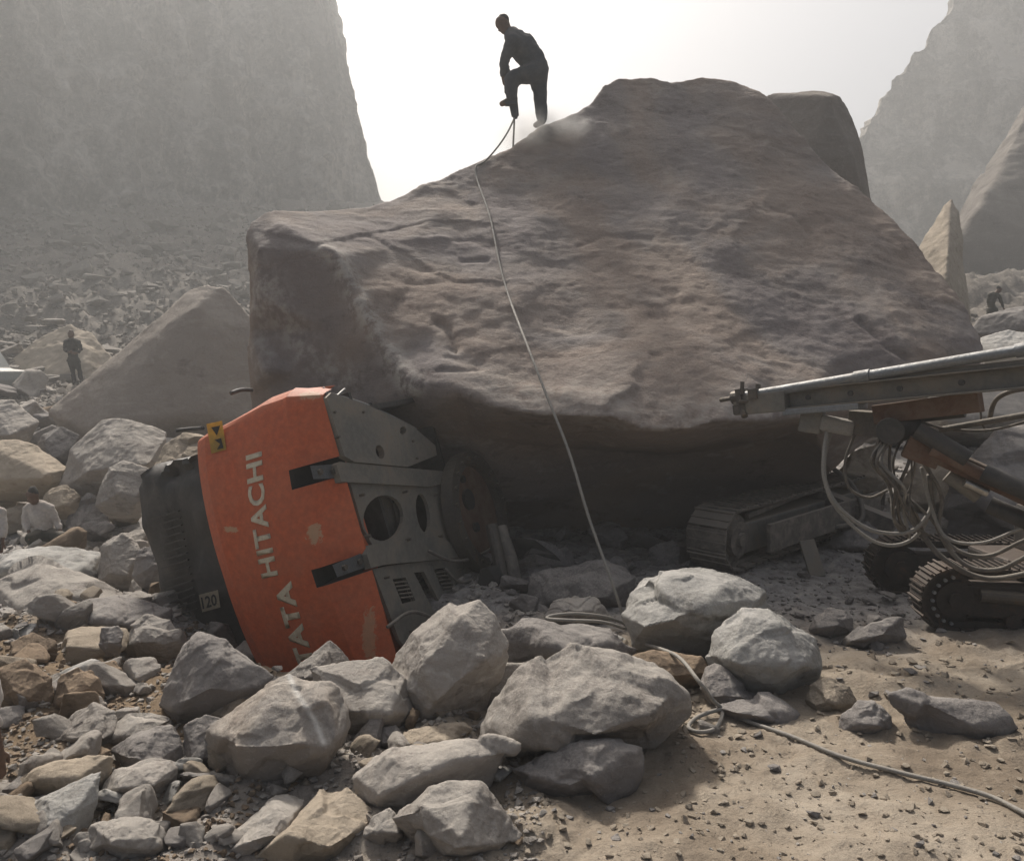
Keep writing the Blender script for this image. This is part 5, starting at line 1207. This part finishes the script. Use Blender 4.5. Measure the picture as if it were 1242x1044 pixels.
path += [P(864, 848, 4.6), gp(876, 872, .03), gp(868, 892), gp(848, 898), gp(835, 889), gp(848, 877), gp(880, 874, .045), gp(905, 880), gp(960, 902), gp(1020, 925), gp(1090, 946), gp(1150, 957), gp(1200, 975), gp(1242, 994), gp(1300, 1030)]
bm = bmesh.new(); tube(bm, path, .0125, 10, 8)
o = obj('air_hose', bm, M_palehose, None, (1, 6, 0), sm=True); tag(o, 'long pale air hose hanging down the giant boulder and looping over the sand', 'hose')
bm = bmesh.new(); tube(bm, [P(760, 757, 6.25), P(735, 748, 6.2), P(700, 744, 6.15), P(672, 746, 6.1), P(664, 750, 6.05), P(690, 752, 6.0), P(730, 754, 6.05), P(758, 762, 6.1)], .013, 8, 8)
o = obj('air_hose', bm, M_palehose, None, (.6, 6.1, 0), sm=True); tag(o, 'short flattened loop of pale hose on the stones under the hanging hose', 'hose')

# ================================================================== dust puff at the drill and haze over the quarry
def volmat(name, col, dens, aniso=.3, lumpy=None):
    m = bpy.data.materials.new(name); m.use_nodes = True; t = m.node_tree; N, L = t.nodes, t.links
    for n_ in list(N): N.remove(n_)
    out = N.new('ShaderNodeOutputMaterial'); v = N.new('ShaderNodeVolumePrincipled'); v.inputs['Color'].default_value = (*col, 1); v.inputs['Density'].default_value = dens; v.inputs['Anisotropy'].default_value = aniso
    L.new(v.outputs[0], out.inputs['Volume'])
    if lumpy:
        tc = N.new('ShaderNodeTexCoord'); ln = N.new('ShaderNodeVectorMath'); ln.operation = 'LENGTH'; 
        dv = N.new('ShaderNodeVectorMath'); dv.operation = 'DIVIDE'; L.new(tc.outputs['Object'], dv.inputs[0]); dv.inputs[1].default_value = lumpy; L.new(dv.outputs[0], ln.inputs[0])
        nz = noise_node(N, L, tc.outputs['Object'], 2.4, 4, .6)
        k = math_(N, L, 'SUBTRACT', math_(N, L, 'ADD', nz, .25), ln.outputs['Value']); k = ss_node(N, L, k, -.15, .7)
        L.new(math_(N, L, 'MULTIPLY', k, dens), v.inputs['Density'])
    return m
bm = bmesh.new(); bmesh.ops.create_icosphere(bm, subdivisions=3, radius=1)
bmesh.ops.transform(bm, matrix=Matrix.Diagonal((1.0, .6, .55, 1)), verts=bm.verts)
me = bpy.data.meshes.new('dust_cloud'); bm.to_mesh(me); bm.free()
o = bpy.data.objects.new('dust_cloud', me); COL.objects.link(o); o.location = P(655, 165, dm_ + .1); me.materials.append(volmat('dust', (.97, .95, .92), 2.2, .3, (1.0, .6, .55))); tag(o, kind='stuff')
bm = bmesh.new(); box(bm, (0, 75, 44), (420, 190, 94)); me = bpy.data.meshes.new('haze'); bm.to_mesh(me); bm.free()
o = bpy.data.objects.new('haze', me); COL.objects.link(o); me.materials.append(volmat('haze_air', (.94, .95, .95), .0042, .35)); tag(o, kind='stuff')
